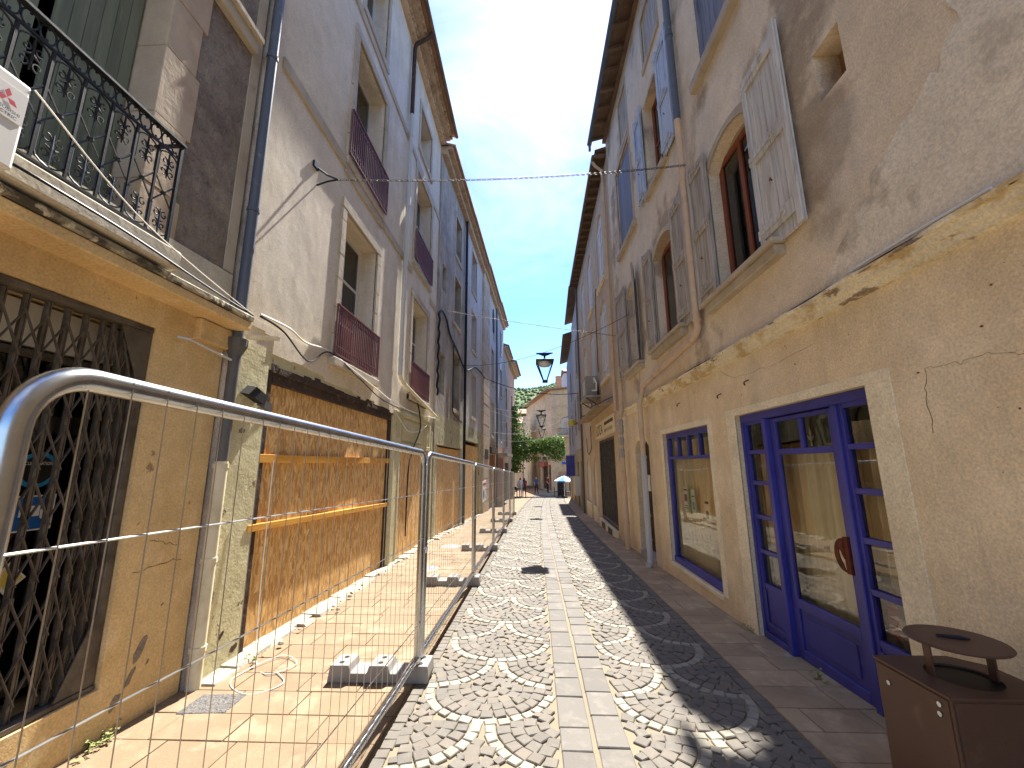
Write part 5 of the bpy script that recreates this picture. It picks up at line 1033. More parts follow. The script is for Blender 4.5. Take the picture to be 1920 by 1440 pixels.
B3 = far_house('grey rendered house third along the right row with deep eave', FR3, 20.82, 27.0, 10.9, 11.1, 'pale_grey_render', 'tan_render', 2.6, [(22.5, 23.6, 3.6, 5.6), (22.5, 23.6, 6.8, 8.8), (25, 26, 3.6, 5.6)], over=.45, doors=[(21.8, 23.2, -1.2, 1.9), (24.4, 25.8, -1.2, 1.9)], roofmat='mossy_tile', cornice=False)
for a, b in ((21.8, 23.2), (24.4, 25.8)): MB().fbox(FR3, a, b, -1.3, 1.9, -.22, -.12).build('door', 'dark_timber', B3)
B4 = far_house('last house of the right row, dull blue grey with dark eave', FR3, 27.02, 35.5, 10.2, 10.4, 'blue_grey_render', 'tan_render', 2.4, [(29, 30, 3.2, 5.2), (29, 30, 6.4, 8.2), (32.5, 33.5, 3.2, 5.2)], over=.6, doors=[(28.2, 29.6, -1.4, 1.6), (32, 33.4, -1.4, 1.6)], roofmat='mossy_tile', cornice=False)
for a, b in ((28.2, 29.6), (32, 33.4)): MB().fbox(FR3, a, b, -1.4, 1.6, -.22, -.12).build('door', 'dark_timber', B4)
sg = MB().fbox(FR3, 27.4, 27.52, 1.0, 2.3, .06, .62).build('projecting_sign', 'blue_paint', None, origin=FR3(27.45, 1.6, .3), bevel=.01); tag(sg, 'dark blue hanging sign sticking out from the right wall near the parasol', 'sign')
MB().bar(FR3(27.46, 2.34, 0), FR3(27.46, 2.34, .64), .03, .03).build('bracket', 'black_iron', sg)
wb = MB().fbox(FR3, 24.0, 24.7, .0, 1.05, .0, .28).build('meter_box', 'white_window_paint', None, origin=FR3(24.3, .5, .1), bevel=.01); tag(wb, 'white wall cabinet low on the right wall before the blue sign', 'cabinet')
MB().fbox(FR3, 24.08, 24.62, .08, .97, .285, .29).build('door_panel', 'paper_white', wb)
wl = thing('wall_lamp', 'round yellowish wall lamp on the grey house at right', 'lamp', FR3(23.9, 4.1, .1))
MB().lathe([(.05, -.05), (.2, -.16), (.24, -.02), (.2, .14), (.06, .22)], FR3(23.9, 4.1, .35), 14).build('globe', 'print_yellow', wl, smooth=True)
MB().bar(FR3(23.9, 4.1, 0), FR3(23.9, 4.1, .35), .04, .04).build('bracket', 'black_iron', wl)

# ---------------------------------------------------------------- houses closing the street
ge = g(46)
def FE(y, z, w): return Vector((2.45 + y, 46 - w, z))                       # faces the camera, y runs to the right
d_ = Vector((-3.1, 16, 0)).normalized(); n_ = Vector((-d_.y, d_.x, 0))
def FS_(y, z, w): return Vector((2.45, 46, 0)) + d_ * y + Vector((-abs(d_.y), d_.x * -1 * -1, 0)) * w + Vector((0, 0, z))
E1 = thing('corner_house', 'brown corner house with stone quoins closing the end of the street', 'building', (2.45, 46, ge))
facade(E1, FE, [(0, -2), (6, -2), (6, 10.3), (0, 10.0)], [rect(2.15, 3.1, 8.2, 9.4), arch(.95, 2.55, 5.0, 6.6, .35), arch(1.7, 2.75, -1.1, 1.2, .3), rect(.35, 1.4, -1.1, .9)], 'tan_render', .25, 'end_wall')
sw_ = [rect(2.6, 3.5, 6.6, 8.4), rect(5.2, 6.2, 6.6, 8.4), rect(8.6, 9.5, 6.6, 8.4), rect(2.6, 3.5, 3.4, 5.4), rect(5.2, 6.2, 3.4, 5.4), rect(8.6, 9.5, 3.4, 5.4), rect(1.0, 2.2, -1.1, 1.7), rect(2.5, 5.4, -1.1, 1.9), rect(7.0, 8.0, -1.1, 1.5), rect(9.6, 10.4, -1.1, 1.6)]
facade(E1, FS_, [(0, -2), (15.6, -2), (15.6, 10.0), (0, 10.0)], sw_, 'tan_render', .25, 'street_wall')
MB().fbox(FE, 0, 6, 10.0, 10.3, -10, -.3).build('attic', 'tan_render', E1)
MB().hexa([FE(-.6, 10.0, .5), FE(7, 10.5, .5), FE(7, 12.2, -8), FS_(16, 10.2, .5), FE(-.6, 10.12, .5), FE(7, 10.62, .5), FE(7, 12.32, -8), FS_(16, 10.32, .5)]).build('roof', 'terracotta', E1)
mb = MB(); ht = half_tile(.12, .5)
for k in range(30):
    i = len(mb.v); o_ = FE(-.4 + k * .25, 10.02 + k * .0155, -.02); mb.v += [Vector((o_[0] + v.y, o_[1] - v.x, o_[2] + v.z)) for v in ht.v]; mb.f += [tuple(i + q for q in f) for f in ht.f]
tag(mb.build('eave_tiles', 'genoise_tile', E1), kind='stuff')
for w in sw_[:6]:
    y0, y1, z0, z1 = w[0][0], w[1][0], w[0][1], w[2][1]; shutter(E1, FS_, y0, y1, z0, z1, -.08, 'weathered_shutter_wood', 4, (), frame=False)
for w in sw_[6:]:
    y0, y1, z0, z1 = w[0][0], w[1][0], w[0][1], w[2][1]; MB().fbox(FS_, y0, y1, z0, z1, -.3, -.18).build('door', 'dark_timber', E1)
MB().fbox(FE, 2.15, 3.1, 8.2, 9.4, -.2, -.1).build('window', 'slate_blue_shutter', E1)
shutter(E1, FE, 1.0, 2.5, 5.02, 6.85, -.08, 'weathered_shutter_wood', 6, (), frame=False)
MB().fbox(FE, 1.7, 2.75, -1.1, 1.5, -.3, -.15).build('shop_front', 'dark_timber', E1)
MB().fbox(FE, .35, 1.4, -1.1, .9, -.3, -.06).build('shop_panel', 'rosy_render', E1)
bl = MB().fbox(FE, .55, 2.9, 4.72, 4.88, 0, .75).build('balcony_slab', 'stone_trim', E1)
br = MB().bar(FE(.55, 5.6, .72), FE(2.9, 5.6, .72), .04, .04).bar(FE(.55, 4.95, .72), FE(2.9, 4.95, .72), .03, .03).build('balcony_railing', 'black_iron', E1)
bb = mesh_only(MB().box(-.012, .012, -.012, .012, -.34, .34), 'baluster', 'black_iron')
for k in range(16): inst(bb, 'baluster', br, FE(.6 + k * .15, 5.27, .72))
for k in range(20):
    z = ge + k * .55; MB().fbox(FE, -.02, .55 if k % 2 else .38, z, z + .54, -.2, .03).build('quoin', 'quoin_stone', E1)
MB().box(3.2, 3.9, 49, 49.7, 10.4, 12.3).build('chimney', 'terracotta', E1)
MB().fbox(FS_, 2.4, 5.6, 1.5, 2.1, .02, .5).build('shop_awning', 'poster_red', E1, bevel=.05)
MB().fbox(FE, .95, 1.45, 1.75, 2.0, .005, .02).build('street_name_plate', 'print_blue', E1)
E2 = far_house('small pale house behind the vine, left of the corner house', lambda y, z, w: Vector((-5 + y * .98, 64 - w, z)), 0, 5.2, 9.2, 9.5, 'pale_grey_render', None, 2, [(1.2, 2.0, 5.2, 7.0), (3.4, 4.2, 5.2, 7.0)], over=.5, cornice=False, doors=[])
E3 = far_house('sunlit cream house low behind the vine at the far left', lambda y, z, w: Vector((-9 + y * .98, 52 - w, z)), 0, 8.2, 6.6, 6.8, 'ochre_render', None, 2, [(6.1, 6.9, 1.2, 3.0)], over=.4, cornice=False, doors=[])
E4 = far_house('grey violet house end rising behind the right row', lambda y, z, w: Vector((4.9 + y, 58 - w, z)), 0, 7, 14.6, 14.8, 'blue_grey_render', None, 2, [(2, 3, 9, 11)], over=.3, cornice=False, doors=[])

# wooded hillside
mb = MB(); nx, ny = 60, 26; rr = random.Random(5)
for j in range(ny):
    for i in range(nx):
        x = -420 + i * 14; yy = 210 + j * 22; h = 108 * (1 - math.exp(-((yy - 205) / 190) ** 2 * 1.5)) * (.85 + .16 * math.sin(x * .013 + .8) + .10 * math.sin(x * .031 + yy * .01)) - 3 + rr.uniform(-1.4, 1.4) + (0 if j else -6)
        mb.v.append(Vector((x, yy, h)))
for j in range(ny - 1):
    for i in range(nx - 1): a = j * nx + i; mb.f.append((a, a + 1, a + nx + 1, a + nx))
hill_z = {(i, j): mb.v[j * nx + i].z for j in range(ny) for i in range(nx)}
tag(mb.build('hill', 'hill_grass', None, smooth=True, fix=False), kind='structure')
mb = MB(); rr = random.Random(12)
for k in range(6000):
    i = rr.randint(22, 40); j = rr.randint(3, 20); p = Vector((-420 + i * 14 + rr.uniform(0, 14), 210 + j * 22 + rr.uniform(0, 22), 0)); fi, fj = (p.x + 420) / 14 - i, (p.y - 210) / 22 - j
    p.z = (hill_z[i, j] * (1 - fi) + hill_z[i + 1, j] * fi) * (1 - fj) + (hill_z[i, j + 1] * (1 - fi) + hill_z[i + 1, j + 1] * fi) * fj
    s = rr.uniform(.7, 2.2); i0 = len(mb.v); m_ = 5
    for q in range(m_): a = 2 * math.pi * q / m_; mb.v.append(p + Vector((s * math.cos(a) * rr.uniform(.7, 1.2), s * math.sin(a) * rr.uniform(.7, 1.2), s * rr.uniform(.1, .6))))
    mb.v.append(p + Vector((0, 0, s * 1.3))); mb.v.append(p + Vector((0, 0, -1)))
    for q in range(m_): mb.f += [(i0 + q, i0 + (q + 1) % m_, i0 + m_), (i0 + (q + 1) % m_, i0 + q, i0 + m_ + 1)]
tag(mb.build('hillside_scrub', 'leaf', None, fix=False), 'green scrub covering the far hillside', 'scrub', kind='stuff')

# vine growing across the street on a frame
vine = thing('vine', 'leafy green vine trained across the far end of the street', 'vine', (-1.2, 40, g(40)))
rr = random.Random(21); mb = MB()
def leafq(p, s):
    n = Vector((rr.gauss(0, 1), rr.gauss(-.5, 1), rr.gauss(.6, 1))).normalized(); u = n.cross(Vector((rr.random(), rr.random(), rr.random()))).normalized(); v = n.cross(u)
    i = len(mb.v); mb.v += [p - u * s * .5, p - v * s * .42 + u * .05 * s, p + u * s * .5 + n * s * .15, p + v * s * .42]; mb.f.append((i, i + 1, i + 2, i + 3))
for k in range(5200):
    t = rr.random(); x = -1.9 + 5.2 * t; lo = 2.55 - .25 * math.sin(t * 9) - (.5 if t < .18 else 0); hi = 4.25 + .22 * math.sin(t * 7 + 1) - .35 * max(0, t - .85) / .15
    z = lo + (hi - lo) * (rr.random() ** .8) + (rr.gauss(0, .12)); leafq(Vector((x, 40.2 + rr.gauss(0, .45), z)), rr.uniform(.12, .24))
for k in range(2600):
    t = rr.random(); z = 1.0 + 6.2 * t; wd = .55 + .9 * max(0, 1 - abs(t - .45) * 2.0); leafq(Vector((-1.75 + abs(rr.gauss(0, .42)) * wd * 1.3, 39.4 + rr.gauss(0, .6), z)), rr.uniform(.12, .24))
for k in range(120):
    x = rr.uniform(-1.2, 3.2); l = rr.uniform(.2, .7)
    for q in range(6): leafq(Vector((x + rr.gauss(0, .05), 40.1 + rr.gauss(0, .1), 2.45 - l * q / 6)), rr.uniform(.08, .16))
tag(mb.build('foliage', 'leaf', vine, fix=False), kind='stuff')
MB().tube([(-1.75, 39.5, g(40)), (-1.8, 39.6, 1.0), (-1.65, 39.6, 2.5), (-1.75, 39.5, 5.5)], [.09, .07, .06, .03], 8).build('trunk', 'bark', vine, smooth=True)
MB().tube([(-1.7, 40.1, 3.2), (.4, 40.2, 3.3), (2.0, 40.2, 3.2), (3.3, 40.1, 3.0)], [.05, .04, .035, .02], 6).build('branch', 'bark', vine, smooth=True)

# ---------------------------------------------------------------- temporary mesh fence along the pavement edge
SLP = -.03; DR = .012; PL = 3.10
def fp(y, z): return Vector((DR * y, y, z + SLP * y))
fence_x = lambda y: -1.0 + DR * (y - 4)
def make_panel():
    t = thing('temporary_fence', 'x', 'fence', (0, 0, 0), 'temporary fence panels along the pavement')
    H_, rc = 1.90, .13; path = [fp(0, .04), fp(0, .6), fp(0, H_ - rc)]
    path += [fp(rc - rc * math.cos(a), H_ - rc + rc * math.sin(a)) for a in [math.pi / 2 * k / 8 for k in range(1, 9)]]
    path += [fp(PL / 2, H_)] + [fp(PL - rc + rc * math.sin(a), H_ - rc + rc * math.cos(a)) for a in [math.pi / 2 * k / 8 for k in range(0, 9)]] + [fp(PL, .6), fp(PL, .04)]
    MB().tube(path, .0285, 16).build('frame', 'galvanised', t, smooth=True)
    MB().tube([fp(0, .16), fp(PL, .16)], .024, 12).build('bottom_rail', 'galvanised', t, smooth=True)
    n = 30; vm = None
    for k in range(1, n):
        y = PL * k / n; top = H_ - (.0 if rc < y < PL - rc else .04)
        wv = MB().tube([fp(y, .15) + Vector((.026, 0, 0)), fp(y, top + .012) + Vector((.026, 0, 0))], .0017, 5)
        wv.build('vertical_wire', 'fence_wire', t)
    for z in (1.53, 1.14, .45):
        MB().tube([fp(.0, z) + Vector((.022, 0, 0)), fp(PL, z) + Vector((.022, 0, 0))], .0034, 5).build('cross_wire', 'fence_wire', t)
    return t
pan = make_panel()
starts = [.78, 4.00, 7.20, 10.42, 13.64, 16.86]
plab = ['large fence panel in the foreground with its rounded corner at the left edge', 'second fence panel from the camera, opposite the boards with the yellow fascia', 'third fence panel from the camera, carrying the white notice', 'fourth fence panel along the pavement, counting from the camera', 'fifth fence panel along the pavement, next to the last one', 'farthest fence panel, ending at the brown shopfronts']
for i, y in enumerate(starts):
    loc = (fence_x(y), y, g(y) + .02)
    if i == 0: pan.location = loc; pan['label'] = plab[0]
    else: copy_tree(pan, loc, plab[i])
def make_foot():
    t = thing('concrete_block', 'x', 'fence block', (0, 0, 0), 'concrete feet of the temporary fence')
    prof = [(-.76, 0), (.10, 0), (.11, .05), (.10, .135), (-.06, .135), (-.07, .075), (-.22, .075), (-.24, .135), (-.40, .135), (-.42, .075), (-.56, .075), (-.58, .135), (-.74, .135)]
    MB().prism([(x, -.11, z) for x, z in prof], (0, .22, 0)).build('block', 'fence_foot_rubber', t, bevel=.008, seg=2)
    for cx in (-.66, -.32):
        for cy in (-.05, .05): MB().lathe([(.022, .1355), (.022, .137)], (cx, cy, 0), 10).build('socket', 'bin_liner', t)  # flat black discs: the shade inside the holes is put into their colour
    for cy in (-.06, .06): MB().lathe([(.03, .1355), (.03, .137)], (.02, cy, 0), 10).build('socket', 'bin_liner', t)
    return t
foot = make_foot(); flab = ['large grey fence foot nearest the camera, under the first joint', 'second grey fence foot along the pavement', 'third grey fence foot along the pavement', 'fourth grey fence foot along the pavement', 'small fifth fence foot along the pavement', 'farthest small fence foot by the last fence post']
for i, y in enumerate([3.94, 7.14, 10.36, 13.58, 16.80, 19.95]):
    loc = (fence_x(y) + .0, y, g(y) + .004)
    if i == 0: foot.location = loc; foot['label'] = flab[0]
    else: copy_tree(foot, loc, flab[i])
    c = MB().box(fence_x(y) - .035, fence_x(y) + .035, y - .065, y + .065, g(y) + 1.02, g(y) + 1.07)
    if i < 5: tag(c.build('fence_clamp', 'galvanised', None, origin=(fence_x(y), y, g(y) + 1.04), bevel=.006), 'steel clamp joining fence panels above the %s fence foot' % ('first', 'second', 'third', 'fourth', 'fifth')[i], 'clamp', 'clamps between the fence panels')
nb = MB().box(fence_x(8) + .03, fence_x(8) + .036, 8.0, 8.62, 1.05, 1.44).build('notice_board', 'paper_white', None, origin=(fence_x(8), 8.3, 1.2)); tag(nb, 'white notice with two round symbols wired to the fence', 'sign')
FN = lambda y, z, w: Vector((fence_x(8) + .037 + w, y, z))
MB().poly(disc(FN, 8.16, 1.20, .09, .001)).build('round_symbol', 'print_blue', nb, fix=False); MB().poly(disc(FN, 8.44, 1.20, .09, .001)).build('round_symbol', 'print_red', nb, fix=False); MB().poly(disc(FN, 8.44, 1.20, .065, .002)).build('round_symbol', 'paper_white', nb, fix=False)
MB().fbox(FN, 8.05, 8.57, 1.36, 1.40, .0005, .001).build('print', 'print_red', nb)

# ---------------------------------------------------------------- litter bin at the right edge
bn = thing('litter_bin', 'brown steel litter bin with a round raised rain cap, bottom right', 'litter bin', (2.0, 2.3, g(2.3)))
bx0, bx1, by0, by1, bz = 1.79, 2.26, 2.08, 2.48, .75
gz0 = g(2.3) + .02
MB().prism([(bx0, by0, gz0), (bx1, by0, gz0), (bx1, by1 - .1, gz0), (bx1 - .1, by1, gz0), (bx0, by1, gz0)], (0, 0, bz - .012 - gz0)).build('body', 'corten_bin', bn, bevel=.006, seg=2)
MB().box(bx0 - .004, bx0 - .001, by0 + .012, by1 - .012, gz0 + .03, bz - .02).build('door_panel', 'corten_bin', bn, bevel=.001)
MB().box(bx0 + .012, bx1 - .012, by0 - .004, by0 - .001, gz0 + .03, bz - .02).build('side_panel', 'corten_bin', bn, bevel=.001)
cxb, cyb, rb = 2.03, 2.27, .135
# top plate with a round opening
mb = MB(); outer = [(bx0 - .006, by0 - .006), (bx1 + .006, by0 - .006), (bx1 + .006, by1 - .1), (bx1 - .1, by1 + .006), (bx0 - .006, by1 + .006)]; hole = [(cxb + rb * math.cos(2 * math.pi * k / 28), cyb + rb * math.sin(2 * math.pi * k / 28)) for k in range(28)]
tr = tessellate_polygon([[Vector((x, y, 0)) for x, y in outer], [Vector((x, y, 0)) for x, y in hole]]); fl = outer + hole
for zz in (bz, bz - .01):
    i = len(mb.v); mb.v += [Vector((x, y, zz)) for x, y in fl]; mb.f += [tuple(i + k for k in t_) for t_ in tr]
for k in range(28): a, b = hole[k], hole[(k + 1) % 28]; mb.poly([(a[0], a[1], bz), (b[0], b[1], bz), (b[0], b[1], bz - .01), (a[0], a[1], bz - .01)])
for k in range(5): a, b = outer[k], outer[(k + 1) % 5]; mb.poly([(a[0], a[1], bz), (b[0], b[1], bz), (b[0], b[1], bz - .01), (a[0], a[1], bz - .01)])
mb.build('top_plate', 'corten_bin', bn)
MB().poly([(x, y, bz - .0115) for x, y in hole]).build('opening', 'bin_liner', bn, fix=False)  # flat black disc filling the round opening
capz = .905
MB().lathe([(.185, capz - .006), (.19, capz), (.185, capz + .006)], (cxb, cyb, 0), 40).build('rain_cap', 'corten_bin', bn, smooth=True)
for a in (math.pi * .96, math.pi * 1.96):
    p = Vector((cxb + (rb - .006) * math.cos(a), cyb + (rb - .006) * math.sin(a), 0)); tg = Vector((-math.sin(a), math.cos(a), 0))
    MB().bar(p + Vector((0, 0, bz - .06)), p + Vector((0, 0, capz - .006)), .045, .008, up=(math.cos(a), math.sin(a), 0)).build('cap_post', 'corten_bin', bn)
for (y, z) in ((2.40, .66), (2.13, .70), (2.135, .66)): MB().tube([(bx0 - .004, y, z), (bx0 - .010, y, z)], .011, 8).build('bolt', 'galvanised', bn)
tag(MB().tube([(cxb - .06, cyb + .03, capz + .012), (cxb + .02, cyb - .005, capz + .014), (cxb + .05, cyb - .02, capz + .012)], [.006, .009, .004], 6).build('crushed_wrapper', 'cloth_dark', None, origin=(cxb, cyb, capz)), 'dark crumpled wrapper lying on the bin cap', 'litter')

# ---------------------------------------------------------------- hanging street lamps, chains and cables
def wire(name, label, a, b, sag, r, mat, cat='cable', n=24):
    a, b = Vector(a), Vector(b); pts = [a.lerp(b, k / n) - Vector((0, 0, sag * 4 * (k / n) * (1 - k / n))) for k in range(n + 1)]
    o = MB().tube([p for p in pts], r, 6).build(name, mat, None, smooth=True, origin=a); tag(o, label, cat); return pts
def chain(label, a, b, sag, link, r):
    a, b = Vector(a), Vector(b); L_ = (b - a).length * 1.01; n = int(L_ / (link * .74)); mb = MB()
    for k in range(n):
        t0 = (k + .5) / n; f = lambda t: a.lerp(b, t) - Vector((0, 0, sag * 4 * t * (1 - t))); p = f(t0); d = (f(min(1, t0 + .01)) - f(max(0, t0 - .01))).normalized(); s = d.cross(Vector((0, 0, 1))).normalized(); u = s.cross(d); q = s if k % 2 else u
        mb.tube([p + d * (link / 2 * math.cos(x)) + q * (link * .3 * math.sin(x)) for x in [2 * math.pi * j / 8 for j in range(8)]], r, 4, closed=True)
    o = mb.build('chain', 'steel_chain', None, origin=a, fix=False); tag(o, label, 'chain'); o['kind'] = 'thing'; del o['kind']; return o
chain('heavy steel chain slung across the street between the two nearest houses', (-2.62, 4.95, 5.66), (2.40, 5.55, 6.16), .10, .052, .0045)
bk = thing('wall_bracket', 'dark iron wall bracket holding the chain on the cream house', 'bracket', FL2(4.9, 5.65, 0))
MB().tube([FL2(4.78, 5.74, 0), FL2(4.88, 5.68, .12), FL2(4.95, 5.66, .24)], .014, 6).build('upper_arm', 'black_iron', bk); MB().tube([FL2(4.84, 5.50, 0), FL2(4.90, 5.60, .12), FL2(4.95, 5.66, .23)], .012, 6).build('lower_arm', 'black_iron', bk); MB().fbox(FL2, 4.70, 4.82, 5.70, 5.78, 0, .03).build('plate', 'black_iron', bk)
chain('thin chain from the cable bundle across to the beige house', FLX(12.6, 6.72, .05), FR1(11.0, 5.22, .02), .04, .05, .004)
wire('cable', 'thin cable carrying the nearest street lamp', FLX(14.3, 5.30, .02), FR1(9.55, 5.30, .02), .42, .006, 'black_cable')
wire('cable', 'thick black cable sagging from the stone pilaster to the right row', FLX(20.95, 6.2, .12), FR3(22.5, 5.6, .02), .35, .018, 'black_cable')
wire('cable', 'thin white cable above the vine', FLX(24.0, 4.9, .05), FR3(26.5, 4.9, .05), .5, .012, 'white_cable')
wire('cable', 'lower pale cable crossing in front of the vine', FLX(27.0, 3.4, .05), FR3(29.0, 4.4, .05), .5, .014, 'white_cable')
wire('cable', 'pale cable nearest the top of the vine', FLX(25.0, 3.7, .05), FR3(30.0, 5.4, .05), .6, .012, 'white_cable')
def make_lamp():
    t = thing('street_lamp', 'x', 'street lamp', (0, 0, 0), 'lanterns hanging over the street')
    fr = MB(); hw, hb = .235, .05
    fr.box(-hw - .02, hw + .02, -hw - .02, hw + .02, -.03, .02)
    for sx in (-1, 1):
        for sy in (-1, 1): fr.bar((sx * hw, sy * hw, -.02), (sx * hb, sy * hb, -.56), .028, .028)
    fr.box(-.075, .075, -.075, .075, -.62, -.55); fr.build('frame', 'black_lamp_metal', t, bevel=.004)
    MB().lathe([(.03, .02), (.05, .06), (.028, .09), (.028, .16), (.07, .18), (.03, .22)], (0, 0, 0), 10).build('hanger', 'black_lamp_metal', t, smooth=True)
    MB().bar((-.24, 0, .245), (.24, 0, .245), .05, .03).prism([(-.22, -.02, .235), (.22, -.02, .235), (.06, -.02, .17), (-.06, -.02, .17)], (0, .04, 0)).build('suspension_bar', 'black_lamp_metal', t)
    MB().lathe([(.15, -.14), (.17, -.10), (.17, -.035)], (0, 0, 0), 14).build('diffuser', 'paper_white', t, smooth=True)
    for (sx, sy) in ((1, 0), (-1, 0), (0, 1), (0, -1)):
        a = [(sx * hw if sx else -hw, sy * hw if sy else -hw, -.03), (sx * hw if sx else hw, sy * hw if sy else hw, -.03), (sx * hb if sx else hb, sy * hb if sy else hb, -.55), (sx * hb if sx else -hb, sy * hb if sy else -hb, -.55)]
        MB().poly(a).build('pane', 'lamp_glass', t, fix=False)
    return t
lamp = make_lamp(); lamp.location = (.45, 11.52, 4.66); lamp['label'] = 'black tapered street lamp hanging nearest, clear against the sky'
copy_tree(lamp, (.58, 21.0, 4.22), 'second hanging street lamp, in front of the corner house'); copy_tree(lamp, (.80, 28.5, 4.12), 'farthest hanging street lamp, just above the vine')
wire('cable', 'thin cable carrying the second street lamp', FLX(21.0, 4.75, .05), FR3(21.4, 4.95, .05), .38, .008, 'white_cable')
wire('cable', 'thin cable carrying the farthest street lamp', FLX(28.5, 4.7, .05), FR3(28.6, 4.8, .05), .36, .008, 'white_cable')

# cables on the left houses
def wallcable(label, pts, r, mat):
    P = [Vector(p) for p in pts]; out_ = []
    for i in range(len(P) - 1):
        p0, p1, p2, p3 = P[max(i - 1, 0)], P[i], P[i + 1], P[min(i + 2, len(P) - 1)]
        for k in range(8):
            t = k / 8; out_.append(.5 * ((2 * p1) + (p2 - p0) * t + (2 * p0 - 5 * p1 + 4 * p2 - p3) * t * t + (3 * p1 - p0 - 3 * p2 + p3) * t ** 3))
    out_.append(P[-1]); o = MB().tube(out_, r, 6).build('cable', mat, None, smooth=True, origin=P[0]); return tag(o, label, 'cable')
wallcable('white cable stretched from the air conditioner to the ledge corner', [(-2.44, 1.62, 3.60), (-2.55, 2.4, 3.35), (-2.63, 3.63, 3.17)], .004, 'white_cable')
wallcable('black cable drooping from the air conditioner along the ledge', [(-2.5, 1.58, 3.2), (-2.52, 1.75, 3.22), (-2.58, 2.3, 3.24), (-2.63, 3.1, 3.20), (-2.63, 3.62, 3.17)], .008, 'black_cable')
wallcable('white cable run across the cream house under the balcony', [FL2(3.72, 3.22, .22), FL2(4.2, 3.24, .22), FL2(4.8, 3.26, .08), FL2(5.46, 3.34, .04), FL2(6.1, 3.20, .13), FL2(7.0, 3.10, .13), FL2(8.4, 3.02, .05), FL2(10.0, 3.02, .05), FL2(11.9, 3.1, .08)], .011, 'white_cable')
wallcable('black cable looping below the white one on the cream house', [FL2(3.72, 3.20, .22), FL2(4.15, 3.18, .20), FL2(4.95, 3.06, .05), FL2(5.46, 3.32, .05), FL2(6.2, 3.14, .14), FL2(7.4, 2.98, .08), FL2(8.6, 2.95, .06)], .010, 'black_cable')
wallcable('black cable hanging down over the yellow fascia board', [FL2(9.9, 3.3, .08), FL2(10.15, 3.0, .09), FL2(10.2, 2.6, .09), FL2(9.7, 2.1, .07), FL2(9.55, 1.6, .03), FL2(9.55, .2, .02)], .016, 'black_cable')
wallcable('pale cable drooping over the shop pilaster', [FL2(8.2, 2.95, .05), FL2(8.7, 2.72, .06), FL2(9.4, 2.52, .06), FL2(10.4, 2.62, .06), FL2(11.0, 2.8, .06)], .008, 'white_cable')
bun = [FLX(11.98, 3.8 + k * .15, .05 + .02 * math.sin(k * 2.1)) for k in range(18)] + [FLX(12.2, 6.55, .06), FLX(12.8, 6.5, .06), FLX(13.4, 6.15, .05), FLX(14.6, 5.9, .05), FLX(16.2, 5.55, .06), FLX(18.5, 6.2, .05), FLX(20.9, 6.2, .12)]
wallcable('thick black cable bundle climbing the edge of the grey house', bun, .035, 'black_cable')
hk = thing('broken_light', 'broken dark light fitting on the pale yellow wall beside the boards', 'light', FL2(4.0, 2.5, 0))
MB().prism([FL2(3.86, 2.47, .0), FL2(4.10, 2.40, .0), FL2(4.14, 2.50, .0), FL2(3.96, 2.56, .0)], (.10, 0, -.02)).build('housing', 'print_dark', hk); MB().prism([FL2(4.10, 2.38, .02), FL2(4.24, 2.34, .02), FL2(4.22, 2.44, .02), FL2(4.12, 2.46, .02)], (.07, .02, -.03)).build('shade', 'grey_plastic_pipe', hk)
hb = MB().bar(FL2(3.85, 3.03, .02), FL2(3.85, 3.01, .34), .05, .035).build('sign_bracket', 'cream_metal_pipe', None, origin=FL2(3.85, 3.0, 0)); tag(hb, 'cream iron stub bracket beside the dark downpipe', 'bracket')
# white string lying on the pavement
rr = random.Random(1); pts = [(-2.55, 3.85, 1.2)]
wallcable('loose white string trailing from the board onto the pavement', [FL2(4.42, 1.82, .06), FL2(4.40, 1.0, .07), FL2(4.36, .35, .10), (-2.62, 4.20, g(4.2) + .02), (-2.35, 3.95, g(4) + .012), (-2.20, 4.15, g(4) + .012), (-2.45, 4.30, g(4) + .012), (-2.60, 3.85, g(4) + .012), (-2.30, 3.62, g(4) + .012), (-2.12, 3.80, g(4) + .012), (-2.3, 4.0, g(4) + .012)], .0045, 'white_cable')
# covers in the pavement
dc = MB().box(-2.66, -2.30, 3.34, 3.62, g(3.5) - .02, g(3.5) + .006).build('drain_cover', 'tarmac_patch', None, origin=(-2.48, 3.48, g(3.5)), bevel=.006); dc.rotation_euler = (-.03, 0, .06); tag(dc, 'rough grey square patch cover in the left pavement near the pipe foot', 'drain cover')
for lab, x, y, r in (('round iron cover in the left pavement near the second fence foot', -2.0, 8.3, .22), ('small round iron cover farther along the left pavement', -2.05, 10.9, .25)):
    c = thing('manhole_cover', lab, 'manhole cover', (x, y, g(y))); MB().lathe([(r, -.02), (r, .005), (r - .02, .006)], (x, y, g(y)), 24).build('rim', 'concrete', c); MB().lathe([(r - .03, .0065), (r - .04, .008)], (x, y, g(y)), 24).build('lid', 'iron_cover', c)
